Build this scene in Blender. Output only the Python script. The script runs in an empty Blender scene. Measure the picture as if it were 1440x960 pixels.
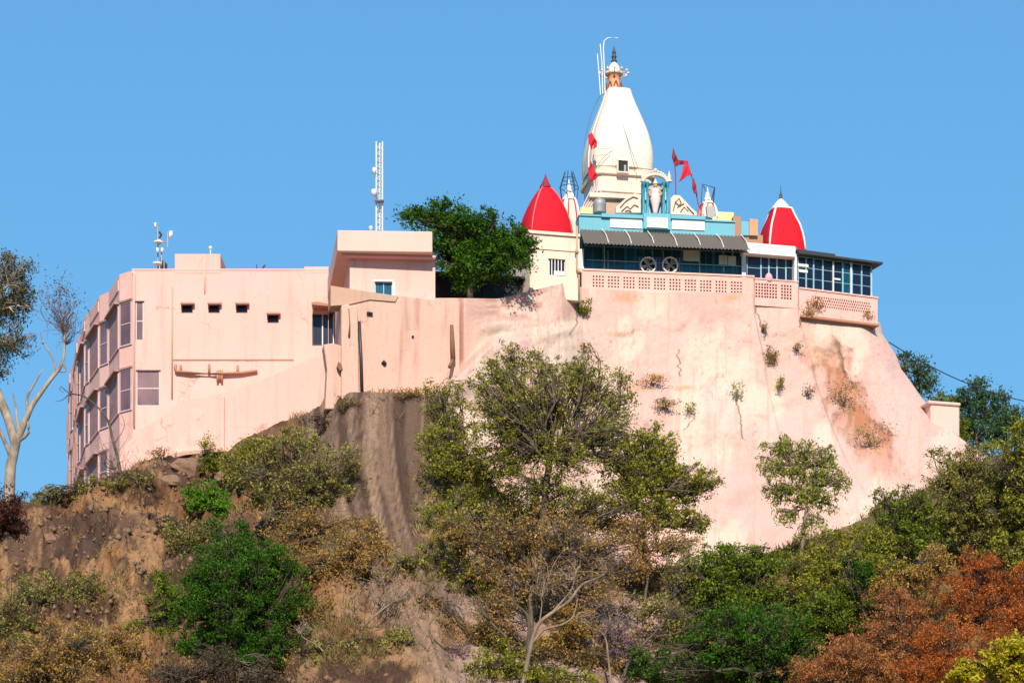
import bpy, math, random
import numpy as np
from mathutils import Vector, Matrix
R = math.radians
rng = np.random.default_rng(7)
random.seed(7)
SC = bpy.context.scene
COL = SC.collection

# ------------------------------------------------------------ camera, sky, sun
F, CX, H0, CZ = 3240.0, 720.0, 1400.0, 1.7     # telephoto, horizon below the frame, eye height
cam = bpy.data.cameras.new('camera'); cam.sensor_width = 36; cam.lens = 81
cam.shift_y = (H0 - 480) / 1440; cam.clip_end = 6000; cam.clip_start = 0.5
co = bpy.data.objects.new('camera', cam); COL.objects.link(co)
co.location = (0, 0, CZ); co.rotation_euler = (R(90), 0, 0); SC.camera = co

SUN_EL, SUN_AZ = 37, 179      # azimuth clockwise from +Y (the view direction)
w = bpy.data.worlds.new('World'); SC.world = w; w.use_nodes = True
nt = w.node_tree; nt.nodes.clear()
sky = nt.nodes.new('ShaderNodeTexSky'); sky.sky_type = 'NISHITA'; sky.sun_disc = False
sky.sun_elevation = R(SUN_EL); sky.sun_rotation = R(SUN_AZ)
sky.air_density = 2.0; sky.dust_density = 0; sky.ozone_density = 10; sky.altitude = 0
bg = nt.nodes.new('ShaderNodeBackground'); bg.inputs[1].default_value = 0.15
wo = nt.nodes.new('ShaderNodeOutputWorld')
gm = nt.nodes.new('ShaderNodeGamma'); gm.inputs[1].default_value = .45; nt.links.new(sky.outputs[0], gm.inputs[0])
tn = nt.nodes.new('ShaderNodeMix'); tn.data_type = 'RGBA'; tn.blend_type = 'MULTIPLY'; tn.inputs[0].default_value = 1; tn.inputs[7].default_value = (.563, 1.19, 1.78, 1); nt.links.new(gm.outputs[0], tn.inputs[6]); nt.links.new(tn.outputs[2], bg.inputs[0]); nt.links.new(bg.outputs[0], wo.inputs[0])
sl = bpy.data.lights.new('sun', 'SUN'); sl.energy = 4.4; sl.angle = R(0.55); sl.color = (1, 0.885, 0.73)
so = bpy.data.objects.new('sun', sl); COL.objects.link(so); so.location = (60, -60, 120)
sv = Vector((math.sin(R(SUN_AZ)) * math.cos(R(SUN_EL)), math.cos(R(SUN_AZ)) * math.cos(R(SUN_EL)), math.sin(R(SUN_EL))))
so.rotation_euler = sv.to_track_quat('Z', 'Y').to_euler()
SC.view_settings.view_transform = 'Standard'; SC.view_settings.look = 'None'
SC.view_settings.gamma = 1; SC.view_settings.use_curve_mapping = False
SC.view_settings.exposure = 0.50

# ------------------------------------------------------------ helpers
def at(px, py, Y): return np.array([(px - CX) / F * Y, Y, CZ + (H0 - py) / F * Y])
def X_(px, Y): return (px - CX) / F * Y
def Z_(py, Y): return CZ + (H0 - py) / F * Y

_T = rng.random((256, 256))
def vnoise(x, y, seed=0):
    x = np.asarray(x, float) + seed * 17.31; y = np.asarray(y, float) + seed * 9.73
    xi = np.floor(x).astype(int); yi = np.floor(y).astype(int)
    fx = x - xi; fy = y - yi
    fx = fx * fx * (3 - 2 * fx); fy = fy * fy * (3 - 2 * fy)
    g = lambda a, b: _T[a % 256, b % 256]
    return (g(xi, yi) * (1 - fx) + g(xi + 1, yi) * fx) * (1 - fy) + (g(xi, yi + 1) * (1 - fx) + g(xi + 1, yi + 1) * fx) * fy
def fbm(x, y, o=4, seed=0):
    a, s, t = 1.0, 0.0, 0.0
    x = np.asarray(x, float); y = np.asarray(y, float)
    for k in range(o):
        s = s + a * vnoise(x * 2 ** k, y * 2 ** k, seed + k); t += a; a *= .5
    return s / t
def sstep(a, b, x):
    t = np.clip((np.asarray(x, float) - a) / (b - a), 0, 1); return t * t * (3 - 2 * t)

def mesh_from(name, V, FQ, uniform=4):
    """V (n,3) array, FQ (m,k) array of equal-size faces"""
    me = bpy.data.meshes.new(name); V = np.asarray(V, np.float32); FQ = np.asarray(FQ, np.int32)
    me.vertices.add(len(V)); me.vertices.foreach_set('co', V.ravel())
    k = FQ.shape[1]
    me.loops.add(FQ.size); me.loops.foreach_set('vertex_index', FQ.ravel())
    me.polygons.add(len(FQ)); me.polygons.foreach_set('loop_start', np.arange(0, FQ.size, k, dtype=np.int32))
    me.polygons.foreach_set('loop_total', np.full(len(FQ), k, np.int32))
    me.update(calc_edges=True); return me

def tag(o, label=None, cat=None, group=None, kind=None):
    if label: o['label'] = label
    if cat: o['category'] = cat
    if group: o['group'] = group
    if kind: o['kind'] = kind
    return o
def empty(name, loc, label=None, cat=None, group=None):
    o = bpy.data.objects.new(name, None); COL.objects.link(o); o.location = tuple(loc); o.empty_display_size = .3
    return tag(o, label, cat, group)
def wloc(o):
    v = Vector((0, 0, 0))
    while o: v += Vector(o.location); o = o.parent
    return v
def link_mesh(name, me, mat, parent=None, V=None, smooth=False):
    """mesh in world coordinates -> object whose origin is at its own foot, or its parent's origin"""
    o = bpy.data.objects.new(name, me); COL.objects.link(o)
    if mat: me.materials.append(mat)
    if parent is not None:
        o.parent = parent; org = wloc(parent)
    else:
        n = len(me.vertices); a = np.empty(n * 3, np.float32); me.vertices.foreach_get('co', a); a = a.reshape(-1, 3)
        org = Vector((float((a[:, 0].min() + a[:, 0].max()) / 2), float((a[:, 1].min() + a[:, 1].max()) / 2), float(a[:, 2].min())))
        o.location = org
    me.transform(Matrix.Translation(-org))
    if smooth: me.polygons.foreach_set('use_smooth', np.ones(len(me.polygons), bool))
    me.update()
    return o

class MB:
    def __init__(s): s.v = []; s.f = []; s.sm = []
    def add(s, V, Fs, smooth=False):
        b = len(s.v); s.v.extend([tuple(map(float, p)) for p in V])
        for f in Fs: s.f.append([i + b for i in f]); s.sm.append(smooth)
    def hexa(s, P):  # 8 pts: bottom 4, top 4
        s.add(P, [(3, 2, 1, 0), (4, 5, 6, 7), (0, 1, 5, 4), (1, 2, 6, 5), (2, 3, 7, 6), (3, 0, 4, 7)])
    def aabox(s, x0, x1, y0, y1, z0, z1):
        s.hexa([(x0, y0, z0), (x1, y0, z0), (x1, y1, z0), (x0, y1, z0), (x0, y0, z1), (x1, y0, z1), (x1, y1, z1), (x0, y1, z1)])
    def prism(s, plan, z0, z1, scale_top=None):
        n = len(plan); V = [(p[0], p[1], z0) for p in plan] + [(p[0], p[1], z1) for p in plan]
        s.add(V, [tuple(range(n))[::-1], tuple(range(n, 2 * n))] + [(i, (i + 1) % n, n + (i + 1) % n, n + i) for i in range(n)])
    def tube(s, pts, rad, n=6, cap=True):
        pts = [np.array(p, float) for p in pts]
        if not hasattr(rad, '__len__'): rad = [rad] * len(pts)
        V = []; ref = None
        for i, p in enumerate(pts):
            t = pts[min(i + 1, len(pts) - 1)] - pts[max(i - 1, 0)]; t = t / (np.linalg.norm(t) + 1e-9)
            if ref is None: ref = np.array([0, 0, 1.]) if abs(t[2]) < .8 else np.array([1., 0, 0])
            a = np.cross(t, ref); a /= np.linalg.norm(a) + 1e-9; b = np.cross(t, a); ref = -np.cross(t, a) if False else ref
            for k in range(n):
                an = 2 * math.pi * k / n; V.append(p + rad[i] * (math.cos(an) * a + math.sin(an) * b))
        Fs = [(i * n + k, i * n + (k + 1) % n, (i + 1) * n + (k + 1) % n, (i + 1) * n + k) for i in range(len(pts) - 1) for k in range(n)]
        if cap: Fs += [tuple(range(n))[::-1], tuple(range((len(pts) - 1) * n, len(pts) * n))]
        s.add(V, Fs, n > 5)
    def lathe(s, c, prof, n=24, rot=0, power=2.0, smooth=True, sx=1, sy=1):
        """prof list of (r,z); power>2 gives a rounded-square section"""
        V = []
        for r, z in prof:
            for k in range(n):
                a = 2 * math.pi * k / n; ca, sa = math.cos(a), math.sin(a)
                q = (abs(ca) ** power + abs(sa) ** power) ** (-1 / power) * r
                x, y = q * ca * sx, q * sa * sy
                V.append((c[0] + x * math.cos(rot) - y * math.sin(rot), c[1] + x * math.sin(rot) + y * math.cos(rot), c[2] + z))
        m = len(prof)
        Fs = [(i * n + k, i * n + (k + 1) % n, (i + 1) * n + (k + 1) % n, (i + 1) * n + k) for i in range(m - 1) for k in range(n)]
        s.add(V, Fs, smooth); s.add(V[:n], [tuple(range(n))[::-1]]); s.add(V[-n:], [tuple(range(n))])
    def ball(s, c, r, n=10, sz=1):
        prof = [(max(1e-3, r * math.sin(math.pi * i / 7)), -r * sz * math.cos(math.pi * i / 7)) for i in range(8)]
        s.lathe(c, prof, n)
    def build(s, name, mat, parent=None, bevel=0):
        me = bpy.data.meshes.new(name); me.from_pydata(s.v, [], s.f)
        me.polygons.foreach_set('use_smooth', np.array(s.sm, bool))
        o = link_mesh(name, me, mat, parent)
        if bevel:
            m = o.modifiers.new('bevel', 'BEVEL'); m.width = bevel; m.segments = 2; m.limit_method = 'ANGLE'; m.angle_limit = R(50)
        return o

class Fr:
    """a vertical facade plane: two plan points; pixels of the view meet it at (u, z); d is distance in front of it"""
    def __init__(s, p, q):
        s.O = np.array([p[0], p[1]]); v = np.array([q[0] - p[0], q[1] - p[1]]); s.L = np.linalg.norm(v); s.u = v / s.L
        s.n = np.array([s.u[1], -s.u[0]])
    def hit(s, px, py, d=0):
        r = np.array([(px - CX) / F, 1.0]); O = s.O + s.n * d
        t = (O @ s.n) / (r @ s.n); return float((t * r - s.O) @ s.u), CZ + (H0 - py) / F * t
    def pt(s, u, z, d=0):
        p = s.O + s.u * u + s.n * d; return (float(p[0]), float(p[1]), float(z))
    def P(s, px, py, d=0): u, z = s.hit(px, py, d); return s.pt(u, z, d)
    def rect(s, px0, py0, px1, py1, d=0):
        pm = (px0 + px1) / 2
        return s.hit(px0, (py0 + py1) / 2, d)[0], s.hit(px1, (py0 + py1) / 2, d)[0], s.hit(pm, py1, d)[1], s.hit(pm, py0, d)[1]
    def ubox(s, mb, u0, u1, z0, z1, d0, d1):
        mb.hexa([s.pt(u0, z0, d1), s.pt(u1, z0, d1), s.pt(u1, z0, d0), s.pt(u0, z0, d0), s.pt(u0, z1, d1), s.pt(u1, z1, d1), s.pt(u1, z1, d0), s.pt(u0, z1, d0)])
    def box(s, mb, px0, py0, px1, py1, d0, d1):
        u0, u1, z0, z1 = s.rect(px0, py0, px1, py1, d1); s.ubox(mb, u0, u1, z0, z1, d0, d1)
    def poly(s, mb, pts, d0, d1):
        U = [s.hit(a, b, d1) for a, b in pts]; n = len(U)
        V = [s.pt(u, z, d1) for u, z in U] + [s.pt(u, z, d0) for u, z in U]
        mb.add(V, [tuple(range(n)), tuple(range(n, 2 * n))[::-1]] + [(i, n + i, n + (i + 1) % n, (i + 1) % n) for i in range(n)])
    def wall(s, mb, u0, u1, z0, z1, holes, d0, d1):
        """sheet with holes (ua,ub,za,zb), front at d1, reveals back to d0"""
        us = sorted({u0, u1} | {min(max(x, u0), u1) for h in holes for x in h[:2]}); zs = sorted({z0, z1} | {min(max(x, z0), z1) for h in holes for x in h[2:]})
        for i in range(len(us) - 1):
            for j in range(len(zs) - 1):
                um, zm = (us[i] + us[i + 1]) / 2, (zs[j] + zs[j + 1]) / 2
                if any(h[0] < um < h[1] and h[2] < zm < h[3] for h in holes): continue
                mb.add([s.pt(us[i], zs[j], d1), s.pt(us[i + 1], zs[j], d1), s.pt(us[i + 1], zs[j + 1], d1), s.pt(us[i], zs[j + 1], d1)], [(0, 1, 2, 3)])
        for (a, b, c, d) in holes + [(u0, u1, z0, z1)]:
            mb.add([s.pt(x, z, dd) for dd in (d1, d0) for x, z in ((a, c), (b, c), (b, d), (a, d))], [(0, 1, 5, 4), (1, 2, 6, 5), (2, 3, 7, 6), (3, 0, 4, 7)])

# ------------------------------------------------------------ materials
def newmat(name):
    m = bpy.data.materials.new(name); m.use_nodes = True; n = m.node_tree; b = n.nodes['Principled BSDF']; return m, n, b
def nd(n, t, **k):
    x = n.nodes.new('ShaderNode' + t)
    for a, v in k.items(): setattr(x, a, v)
    return x
def noise(n, vec, scale, detail=4, rough=.55, stretch=None):
    if stretch:
        mp = nd(n, 'Mapping'); mp.inputs['Scale'].default_value = stretch; n.links.new(vec, mp.inputs['Vector']); vec = mp.outputs[0]
    t = nd(n, 'TexNoise'); t.inputs['Scale'].default_value = scale; t.inputs['Detail'].default_value = detail; t.inputs['Roughness'].default_value = rough
    n.links.new(vec, t.inputs['Vector']); return t.outputs['Fac']
def ramp(n, fac, stops):
    r = nd(n, 'ValToRGB'); e = r.color_ramp.elements
    while len(e) < len(stops): e.new(.5)
    for i, (p, c) in enumerate(stops): e[i].position = p; e[i].color = tuple(c) + (1,) if len(c) == 3 else c
    n.links.new(fac, r.inputs[0]); return r.outputs[0]
def mix(n, fac, a, b, mode='MIX'):
    m = nd(n, 'Mix', data_type='RGBA', blend_type=mode)
    for s, v in ((0, fac), (6, a), (7, b)):
        if hasattr(v, 'node'): n.links.new(v, m.inputs[s])
        else: m.inputs[s].default_value = v if s == 0 else tuple(v) + (1,)
    return m.outputs[2]
def bump(n, b, h, strength, dist=.02):
    x = nd(n, 'Bump'); x.inputs['Strength'].default_value = strength; x.inputs['Distance'].default_value = dist
    n.links.new(h, x.inputs['Height']); n.links.new(x.outputs[0], b.inputs['Normal'])
def plaster(name, col, dirt=(.35, .2, .15), amt=.35, rough=.85, streak=.5, bstr=.5, cracks=False):
    m, n, b = newmat(name); tc = nd(n, 'TexCoord').outputs['Object']
    big = noise(n, tc, .35, 5); st = noise(n, tc, 1.3, 6, .6, (1.6, 1.6, .16)); fine = noise(n, tc, 6, 6, .7)
    c = mix(n, ramp(n, big, [(.35, (0, 0, 0)), (.7, (1, 1, 1))]), col, tuple(min(1, x * y) for x, y in zip(col, (1.04, .93, .93))))
    c = mix(n, ramp(n, st, [(.52, (0, 0, 0)), (.8, (streak * amt,) * 3)]), c, dirt)
    c = mix(n, ramp(n, fine, [(.55, (0, 0, 0)), (.85, (amt * .7,) * 3)]), c, dirt)
    if cracks:
        v = nd(n, 'TexVoronoi', feature='DISTANCE_TO_EDGE'); v.inputs['Scale'].default_value = .35; ds = nd(n, 'MixRGB') if False else None
        wv = nd(n, 'VectorMath', operation='ADD'); nz = nd(n, 'TexNoise'); nz.inputs['Scale'].default_value = 1.4; n.links.new(tc, nz.inputs['Vector']); n.links.new(tc, wv.inputs[0]); n.links.new(nz.outputs['Color'], wv.inputs[1]); n.links.new(wv.outputs[0], v.inputs['Vector'])
        cr = ramp(n, v.outputs['Distance'], [(0, (1, 1, 1)), (.012, (0, 0, 0))]); mk = ramp(n, noise(n, tc, .55, 3), [(.52, (0, 0, 0)), (.6, (.6, .6, .6))]); mm = mix(n, 1.0, cr, mk, 'MULTIPLY'); c = mix(n, mm, c, (.30, .15, .11))
        pt_ = ramp(n, noise(n, tc, .8, 2, .4), [(.66, (0, 0, 0)), (.67, (.35, .35, .35))]); c = mix(n, pt_, c, tuple(min(1, q * 1.05) for q in (col[0], col[1] * 1.06, col[2] * 1.08)))
    n.links.new(c, b.inputs['Base Color']); b.inputs['Roughness'].default_value = rough; b.inputs['Specular IOR Level'].default_value = .12; bump(n, b, fine, bstr, .03); return m
def paint(name, col, rough=.5, var=.12, metal=0, spec=.5):
    m, n, b = newmat(name); tc = nd(n, 'TexCoord').outputs['Object']; f = noise(n, tc, 2.5, 6, .65)
    c = mix(n, ramp(n, f, [(.35, (0, 0, 0)), (.75, (1, 1, 1))]), col, tuple(x * (1 - var * 2) for x in col))
    n.links.new(c, b.inputs['Base Color']); b.inputs['Roughness'].default_value = rough; b.inputs['Metallic'].default_value = metal
    b.inputs['Specular IOR Level'].default_value = spec; return m
def glass(name, col, rough=.12):
    m, n, b = newmat(name); tc = nd(n, 'TexCoord').outputs['Object']; f = noise(n, tc, .9, 3, .5, (1, 1, .5))
    c = mix(n, ramp(n, f, [(.35, (0, 0, 0)), (.65, (1, 1, 1))]), col, tuple(x * .45 for x in col)); oi = nd(n, 'ObjectInfo'); c = mix(n, ramp(n, oi.outputs['Random'], [(0, (.35, .35, .35)), (1, (1, 1, 1))]), tuple(x * .35 for x in col), c)
    n.links.new(c, b.inputs['Base Color']); b.inputs['Roughness'].default_value = rough; b.inputs['IOR'].default_value = 1.5; return m
def attrmat(name, attr='Col', bscale=5, bstr=.8, bdist=.06, var=.25, rough=.92):
    m, n, b = newmat(name); a = nd(n, 'Attribute', attribute_name=attr); tc = nd(n, 'TexCoord').outputs['Object']
    f = noise(n, tc, bscale, 8, .7); g = noise(n, tc, bscale * .25, 4)
    c = mix(n, ramp(n, f, [(.4, (0, 0, 0)), (.75, (var,) * 3)]), a.outputs['Color'], (.12, .08, .06))
    n.links.new(c, b.inputs['Base Color']); b.inputs['Roughness'].default_value = rough; b.inputs['Specular IOR Level'].default_value = .2
    bump(n, b, f, bstr, bdist); return m
def leafmat(name, cols, trans=.36, gain=1.0):
    """leaf colour varies leaf by leaf (attribute rnd)"""
    m, n, b = newmat(name); a = nd(n, 'Attribute', attribute_name='rnd').outputs['Fac']
    cols = [tuple(min(.8, v * gain) for v in q) for q in cols]; k = len(cols); c = ramp(n, a, [(i / (k - 1), q) for i, q in enumerate(cols)])
    n.links.new(c, b.inputs['Base Color']); b.inputs['Roughness'].default_value = .6; b.inputs['Specular IOR Level'].default_value = .15
    t = nd(n, 'BsdfTranslucent'); n.links.new(c, t.inputs[0]); mx = nd(n, 'MixShader'); mx.inputs[0].default_value = trans
    n.links.new(b.outputs[0], mx.inputs[1]); n.links.new(t.outputs[0], mx.inputs[2]); n.links.new(mx.outputs[0], n.nodes['Material Output'].inputs[0]); return m
def barkmat(name, c1, c2):
    m, n, b = newmat(name); tc = nd(n, 'TexCoord').outputs['Object']; f = noise(n, tc, 3, 5, .6, (1, 1, .4))
    n.links.new(ramp(n, f, [(.35, c1), (.65, c2)]), b.inputs['Base Color']); b.inputs['Roughness'].default_value = .9; bump(n, b, f, .6, .05); return m

PINK = (.72, .45, .395)
M = dict(
    pink=plaster('pink_plaster', PINK, (.44, .22, .16), amt=.52, streak=.8, cracks=True), pinkd=plaster('stained_pink_plaster', (.64, .40, .32), (.28, .15, .11), amt=.75, streak=.9, cracks=True),
    pale=plaster('pale_pink_plaster', (.70, .49, .42), amt=.2), mauve=plaster('mauve_plaster', (.62, .38, .42), amt=.2),
    cream=plaster('cream_plaster', (.73, .61, .50), (.35, .22, .14), amt=.5), white=plaster('whitewash', (.74, .67, .56), (.40, .33, .26), amt=.42),
    snow=plaster('white_paint', (.82, .80, .77), (.5, .45, .4), amt=.2), red=plaster('red_paint', (.52, .010, .022), (.40, .012, .02), amt=.5, rough=.7, bstr=.25),
    rib=paint('pale_rib', (.85, .60, .56)), drib=paint('faded_red_rib', (.62, .14, .16), .7), aqua=plaster('aqua_paint', (.16, .43, .53), (.22, .38, .42), amt=.25), teal=paint('teal_paint', (.03, .28, .38)),
    pglass=paint('curtained_pane', (.42, .25, .25), .75, .2, spec=.1), tglass=glass('teal_glass', (.006, .11, .20), .2), nglass=glass('navy_glass', (.006, .014, .045), .25), mglass=glass('mauve_glass', (.24, .13, .155), .35),
    dark=paint('dark_gap', (.012, .012, .016), .8), frame=paint('pale_blue_frame', (.30, .50, .58)), pframe=paint('pinkish_frame', (.62, .47, .45)), wframe=paint('white_frame', (.8, .75, .72)),
    grey=paint('grey_metal', (.32, .32, .33), .55, metal=.3), steel=paint('white_metal', (.72, .72, .74), .45), dmet=paint('dark_metal', (.04, .04, .045), .5),
    sheet=plaster('weathered_sheet', (.125, .115, .10), (.14, .11, .1), amt=.8), rust=paint('rust_brown', (.22, .10, .06), .8), orange=paint('orange_plaster', (.70, .30, .16), .7),
    maroon=paint('maroon_cloth', (.28, .015, .04), .8), scarlet=paint('red_cloth', (.62, .01, .03), .8), yellow=paint('yellow_plaster', (.72, .66, .32), .8),
    brown=plaster('brown_plaster', (.40, .22, .14), amt=.5), tan=plaster('tan_plaster', (.50, .34, .25), (.2, .12, .08), amt=.7), black=paint('black_tarp', (.010, .011, .020), .6),
    curtain=paint('white_curtain', (.66, .68, .66), .9), bark=barkmat('grey_bark', (.17, .125, .085), (.06, .04, .028)), pbark=barkmat('pale_bark', (.42, .35, .28), (.18, .135, .10)), tbark=barkmat('reddish_twig_bark', (.17, .095, .075), (.09, .05, .04)), mbark=barkmat('tan_bark', (.30, .215, .15), (.13, .09, .06)),
    dbark=barkmat('dark_bark', (.05, .035, .025), (.12, .08, .06)), hood=paint('window_hood', (.42, .22, .18)), bluep=paint('blue_machine', (.05, .10, .26), .6),
)
M['rockm'] = plaster('boulder_stone', (.22, .14, .09), (.08, .05, .04), amt=1.2, bstr=1)
LF = dict(
    olive=leafmat('olive_leaves', [(.050, .052, .008), (.115, .118, .012), (.20, .19, .020), (.30, .27, .05)], gain=1.85),
    grey=leafmat('grey_green_leaves', [(.06, .052, .014), (.125, .115, .024), (.20, .18, .045), (.31, .26, .09)], gain=1.75),
    deep=leafmat('deep_green_leaves', [(.010, .026, .003), (.022, .060, .004), (.042, .105, .006), (.08, .16, .012)], gain=1.75),
    green=leafmat('green_leaves', [(.038, .045, .006), (.072, .10, .009), (.125, .165, .012), (.20, .23, .03)], gain=1.7),
    bright=leafmat('bright_green_leaves', [(.05, .13, .008), (.10, .24, .01), (.16, .32, .02), (.24, .38, .04)]),
    dry=leafmat('dry_leaves', [(.16, .07, .02), (.28, .14, .038), (.38, .22, .06), (.20, .18, .03), (.46, .30, .12)], gain=1.4),
    rust=leafmat('rust_leaves', [(.09, .03, .01), (.22, .06, .015), (.38, .11, .02), (.50, .20, .05)], gain=1.7),
    mrn=leafmat('maroon_leaves', [(.03, .012, .01), (.07, .02, .015), (.13, .03, .02)], gain=1.3),
    yel=leafmat('yellow_leaves', [(.24, .20, .01), (.45, .36, .02), (.60, .50, .03), (.32, .34, .03)]),
    mag=leafmat('magenta_leaves', [(.16, .09, .08), (.28, .16, .20), (.40, .26, .30), (.22, .17, .09)]),
    red=leafmat('red_leaves', [(.18, .03, .02), (.38, .06, .04), (.45, .12, .08)]),
    lime=leafmat('lime_leaves', [(.09, .11, .012), (.17, .20, .02), (.28, .30, .04), (.40, .39, .10)], gain=1.25),
    blue=leafmat('distant_green_leaves', [(.03, .06, .03), (.05, .11, .045), (.10, .17, .07)], gain=1.3),
    euc=leafmat('drooping_dark_leaves', [(.03, .034, .015), (.07, .075, .03), (.12, .11, .05), (.20, .16, .10)]),
    rustb=leafmat('brown_rust_leaves', [(.09, .035, .015), (.22, .085, .03), (.36, .15, .05), (.30, .20, .06)], gain=1.7),
    btwig=leafmat('reddish_brown_twigs', [(.10, .055, .045), (.19, .11, .09), (.30, .19, .16)]),
    grass=leafmat('dry_grass_blades', [(.10, .075, .025), (.22, .15, .05), (.32, .23, .09), (.15, .15, .03), (.40, .29, .15)]),
    dbrush=leafmat('dead_brush', [(.04, .028, .02), (.10, .065, .04), (.20, .13, .08)]),
)

# ------------------------------------------------------------ terrain
RT = [(-700, 790, 112), (-200, 740, 112), (0, 706, 112), (60, 702, 113), (100, 690, 113.6), (150, 668, 114.2), (200, 650, 115), (240, 642, 115.8), (300, 636, 117), (350, 612, 117.4), (400, 592, 117.2),
      (440, 574, 114), (480, 556, 111.5), (510, 549, 111.2), (590, 551, 111.2), (615, 560, 110.8), (660, 640, 109.5), (740, 740, 107), (820, 790, 105.5), (950, 802, 106), (1060, 785, 107),
      (1200, 738, 110), (1300, 692, 113), (1400, 640, 118), (1500, 612, 121), (1800, 600, 124), (2400, 640, 126)]
_rx = np.array([X_(a, c) for a, b, c in RT]); _ry = np.array([c for a, b, c in RT], float); _rz = np.array([Z_(b, c) for a, b, c in RT])
def ground0(X, Y):
    X = np.asarray(X, float); Y = np.asarray(Y, float)
    yr = np.interp(X, _rx, _ry); zr = np.interp(X, _rx, _rz); d = yr - Y
    rock = sstep(-13.5, -9.5, X) * sstep(2.5, -5.0, X)
    f = 0.80 * d + rock * 2.6 * (1 - np.exp(-np.maximum(d, 0) / 4))
    zf = zr - f
    zf = np.where(zf > 3, zf, 3 * np.exp((zf - 3) / 3) * 1.0)
    zb = zr - .02 * np.maximum(-d, 0) - .28 * np.maximum(-d - 34, 0)
    side = .35 * (np.maximum(-X - 48, 0) + np.maximum(X - 60, 0))
    z = np.where(d > 0, zf, zb) - side
    return np.maximum(z, 3 * np.exp((np.minimum(z, 3) - 3) / 3) * (z < 3))
def ground(X, Y):
    X = np.asarray(X, float); Y = np.asarray(Y, float)
    z = ground0(X, Y); yr = np.interp(X, _rx, _ry); d = yr - Y
    amp = sstep(-1, 3, d) * sstep(3, 9, z)
    left = sstep(-7, -12, X)
    n = (fbm(X * .22, Y * .22, 3, 1) - .5) * 2.6
    n2 = np.abs(fbm(X * .55 + 3, Y * .55, 4, 5) - .5) * -3.0 + .3
    ter = (fbm(X * .8, z * 1.2 + Y * .2, 4, 11) - .5) * 1.6
    dp = np.clip(d, 0, 24); u = X + 7.3 - (.08 * dp + .012 * dp * dp); hw = 3.5 - .17 * dp; rock = sstep(hw + .4, hw - .7, np.abs(u)) * sstep(-.3, .6, d) * sstep(24, 17, d)
    Xw = u * (1 + .035 * dp) + (fbm(u * .5, d * .12, 2, 44) - .5) * 1.0
    fl = np.abs(np.sin(Xw * 3.1)) * .42 + np.abs(np.sin(Xw * 7.3 + 1)) * .16 + (fbm(Xw * 5, Y * .5, 3, 71) - .5) * .5 - .3
    base = amp * (1 - rock * .85) * (n * .55 + n2 * (.35 + .5 * left) + ter * (.25 + .75 * left))
    crag = (.5 - np.abs(fbm(X * 1.5 + Y * .4, Y * 1.3 - X * .3, 4, 35) - .5) * 5) * (.35 + .75 * left) * amp * (1 - rock)
    edge = (fbm(X * 1.3, X * 0 + 2.2, 3, 21) - .5) * .5 * sstep(4, 0, np.abs(d)) * left
    return z + base + rock * fl + edge + crag

def grid_mesh(name, GX, GY, GZ):
    ny, nx = GX.shape; V = np.stack([GX, GY, GZ], -1).reshape(-1, 3)
    i = (np.arange(ny - 1)[:, None] * nx + np.arange(nx - 1)[None, :]).ravel()
    return mesh_from(name, V, np.stack([i, i + 1, i + nx + 1, i + nx], -1))
def set_col(me, C):
    a = me.color_attributes.new('Col', 'FLOAT_COLOR', 'POINT'); C4 = np.ones((len(C), 4), np.float32); C4[:, :3] = C; a.data.foreach_set('color', C4.ravel())
xs = np.concatenate([-np.geomspace(2600, 32, 26), np.arange(-30, 31, .13), np.geomspace(32, 2600, 26)])
ys = np.concatenate([np.linspace(-600, 40, 12), np.arange(50, 84, 2.), np.arange(85, 122, .13), np.geomspace(123, 3200, 40)])
GX, GY = np.meshgrid(xs, ys); GZ = ground(GX, GY)
me = grid_mesh('hillside', GX, GY, GZ)
def lerp(a, b, t): return a * (1 - t[..., None]) + b * t[..., None]
C_ = lambda *c: np.array(c)
n1 = fbm(GX * .25, GY * .25 + GZ * .1, 4, 2); n2 = fbm(GX * .9, GY * .5 + GZ * .6, 4, 8); n3 = fbm(GX * 2.2, GZ * 2.2, 4, 31)
tan_, brn, pur, org, olv = C_(.46, .25, .12), C_(.08, .038, .02), C_(.11, .062, .05), C_(.38, .16, .055), C_(.16, .14, .05)
col = lerp(np.broadcast_to(brn, GX.shape + (3,)), tan_, sstep(.40, .60, n2)); col = lerp(col, pur, sstep(.46, .6, n1) * .85 * sstep(.35, .55, n3)); col = lerp(col, org, sstep(.55, .7, fbm(GX * .4, GY * .4, 3, 50)) * .6)
d_ = np.interp(GX, _rx, _ry) - GY
dp_ = np.clip(d_, 0, 24); u_ = GX + 7.3 - (.08 * dp_ + .012 * dp_ * dp_); hw_ = 3.5 - .17 * dp_
mid = sstep(-4.5, -1, GX) * sstep(10, 6, GX) * sstep(.42, .56, fbm(GX * .45, GY * .45, 4, 201)); col = lerp(col, C_(.56, .38, .32), mid * .9)
rk = sstep(hw_ + .5, hw_ - .5, np.abs(u_) + (n3 - .5) * 1.2) * sstep(20, 11, d_)
sg = fbm(u_ * (1 + .035 * dp_) * 2.4 + 5, d_ * .10, 4, 60); sg2 = fbm(u_ * (1 + .035 * dp_) * 6, d_ * .22, 3, 64)
rcol = lerp(np.broadcast_to(C_(.095, .055, .040), GX.shape + (3,)), C_(.42, .27, .18), np.clip(sstep(.46, .60, sg) * .6 + sstep(.52, .64, sg2) * .4 - sstep(.3, .6, u_ / hw_) * .35, 0, 1)); rcol = lerp(rcol, C_(.50, .32, .21), sstep(5, 15, d_) * .75)
col = lerp(col, rcol, rk)
col = lerp(col, olv, sstep(12, 4, GZ)); col = lerp(col, olv, sstep(8, 20, GX) * .7)
set_col(me, col.reshape(-1, 3))
M['soil'] = attrmat('eroded_soil', bscale=4.5, bstr=1, bdist=.25, var=.75)
tag(link_mesh('hillside', me, M['soil']), kind='structure')

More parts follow.
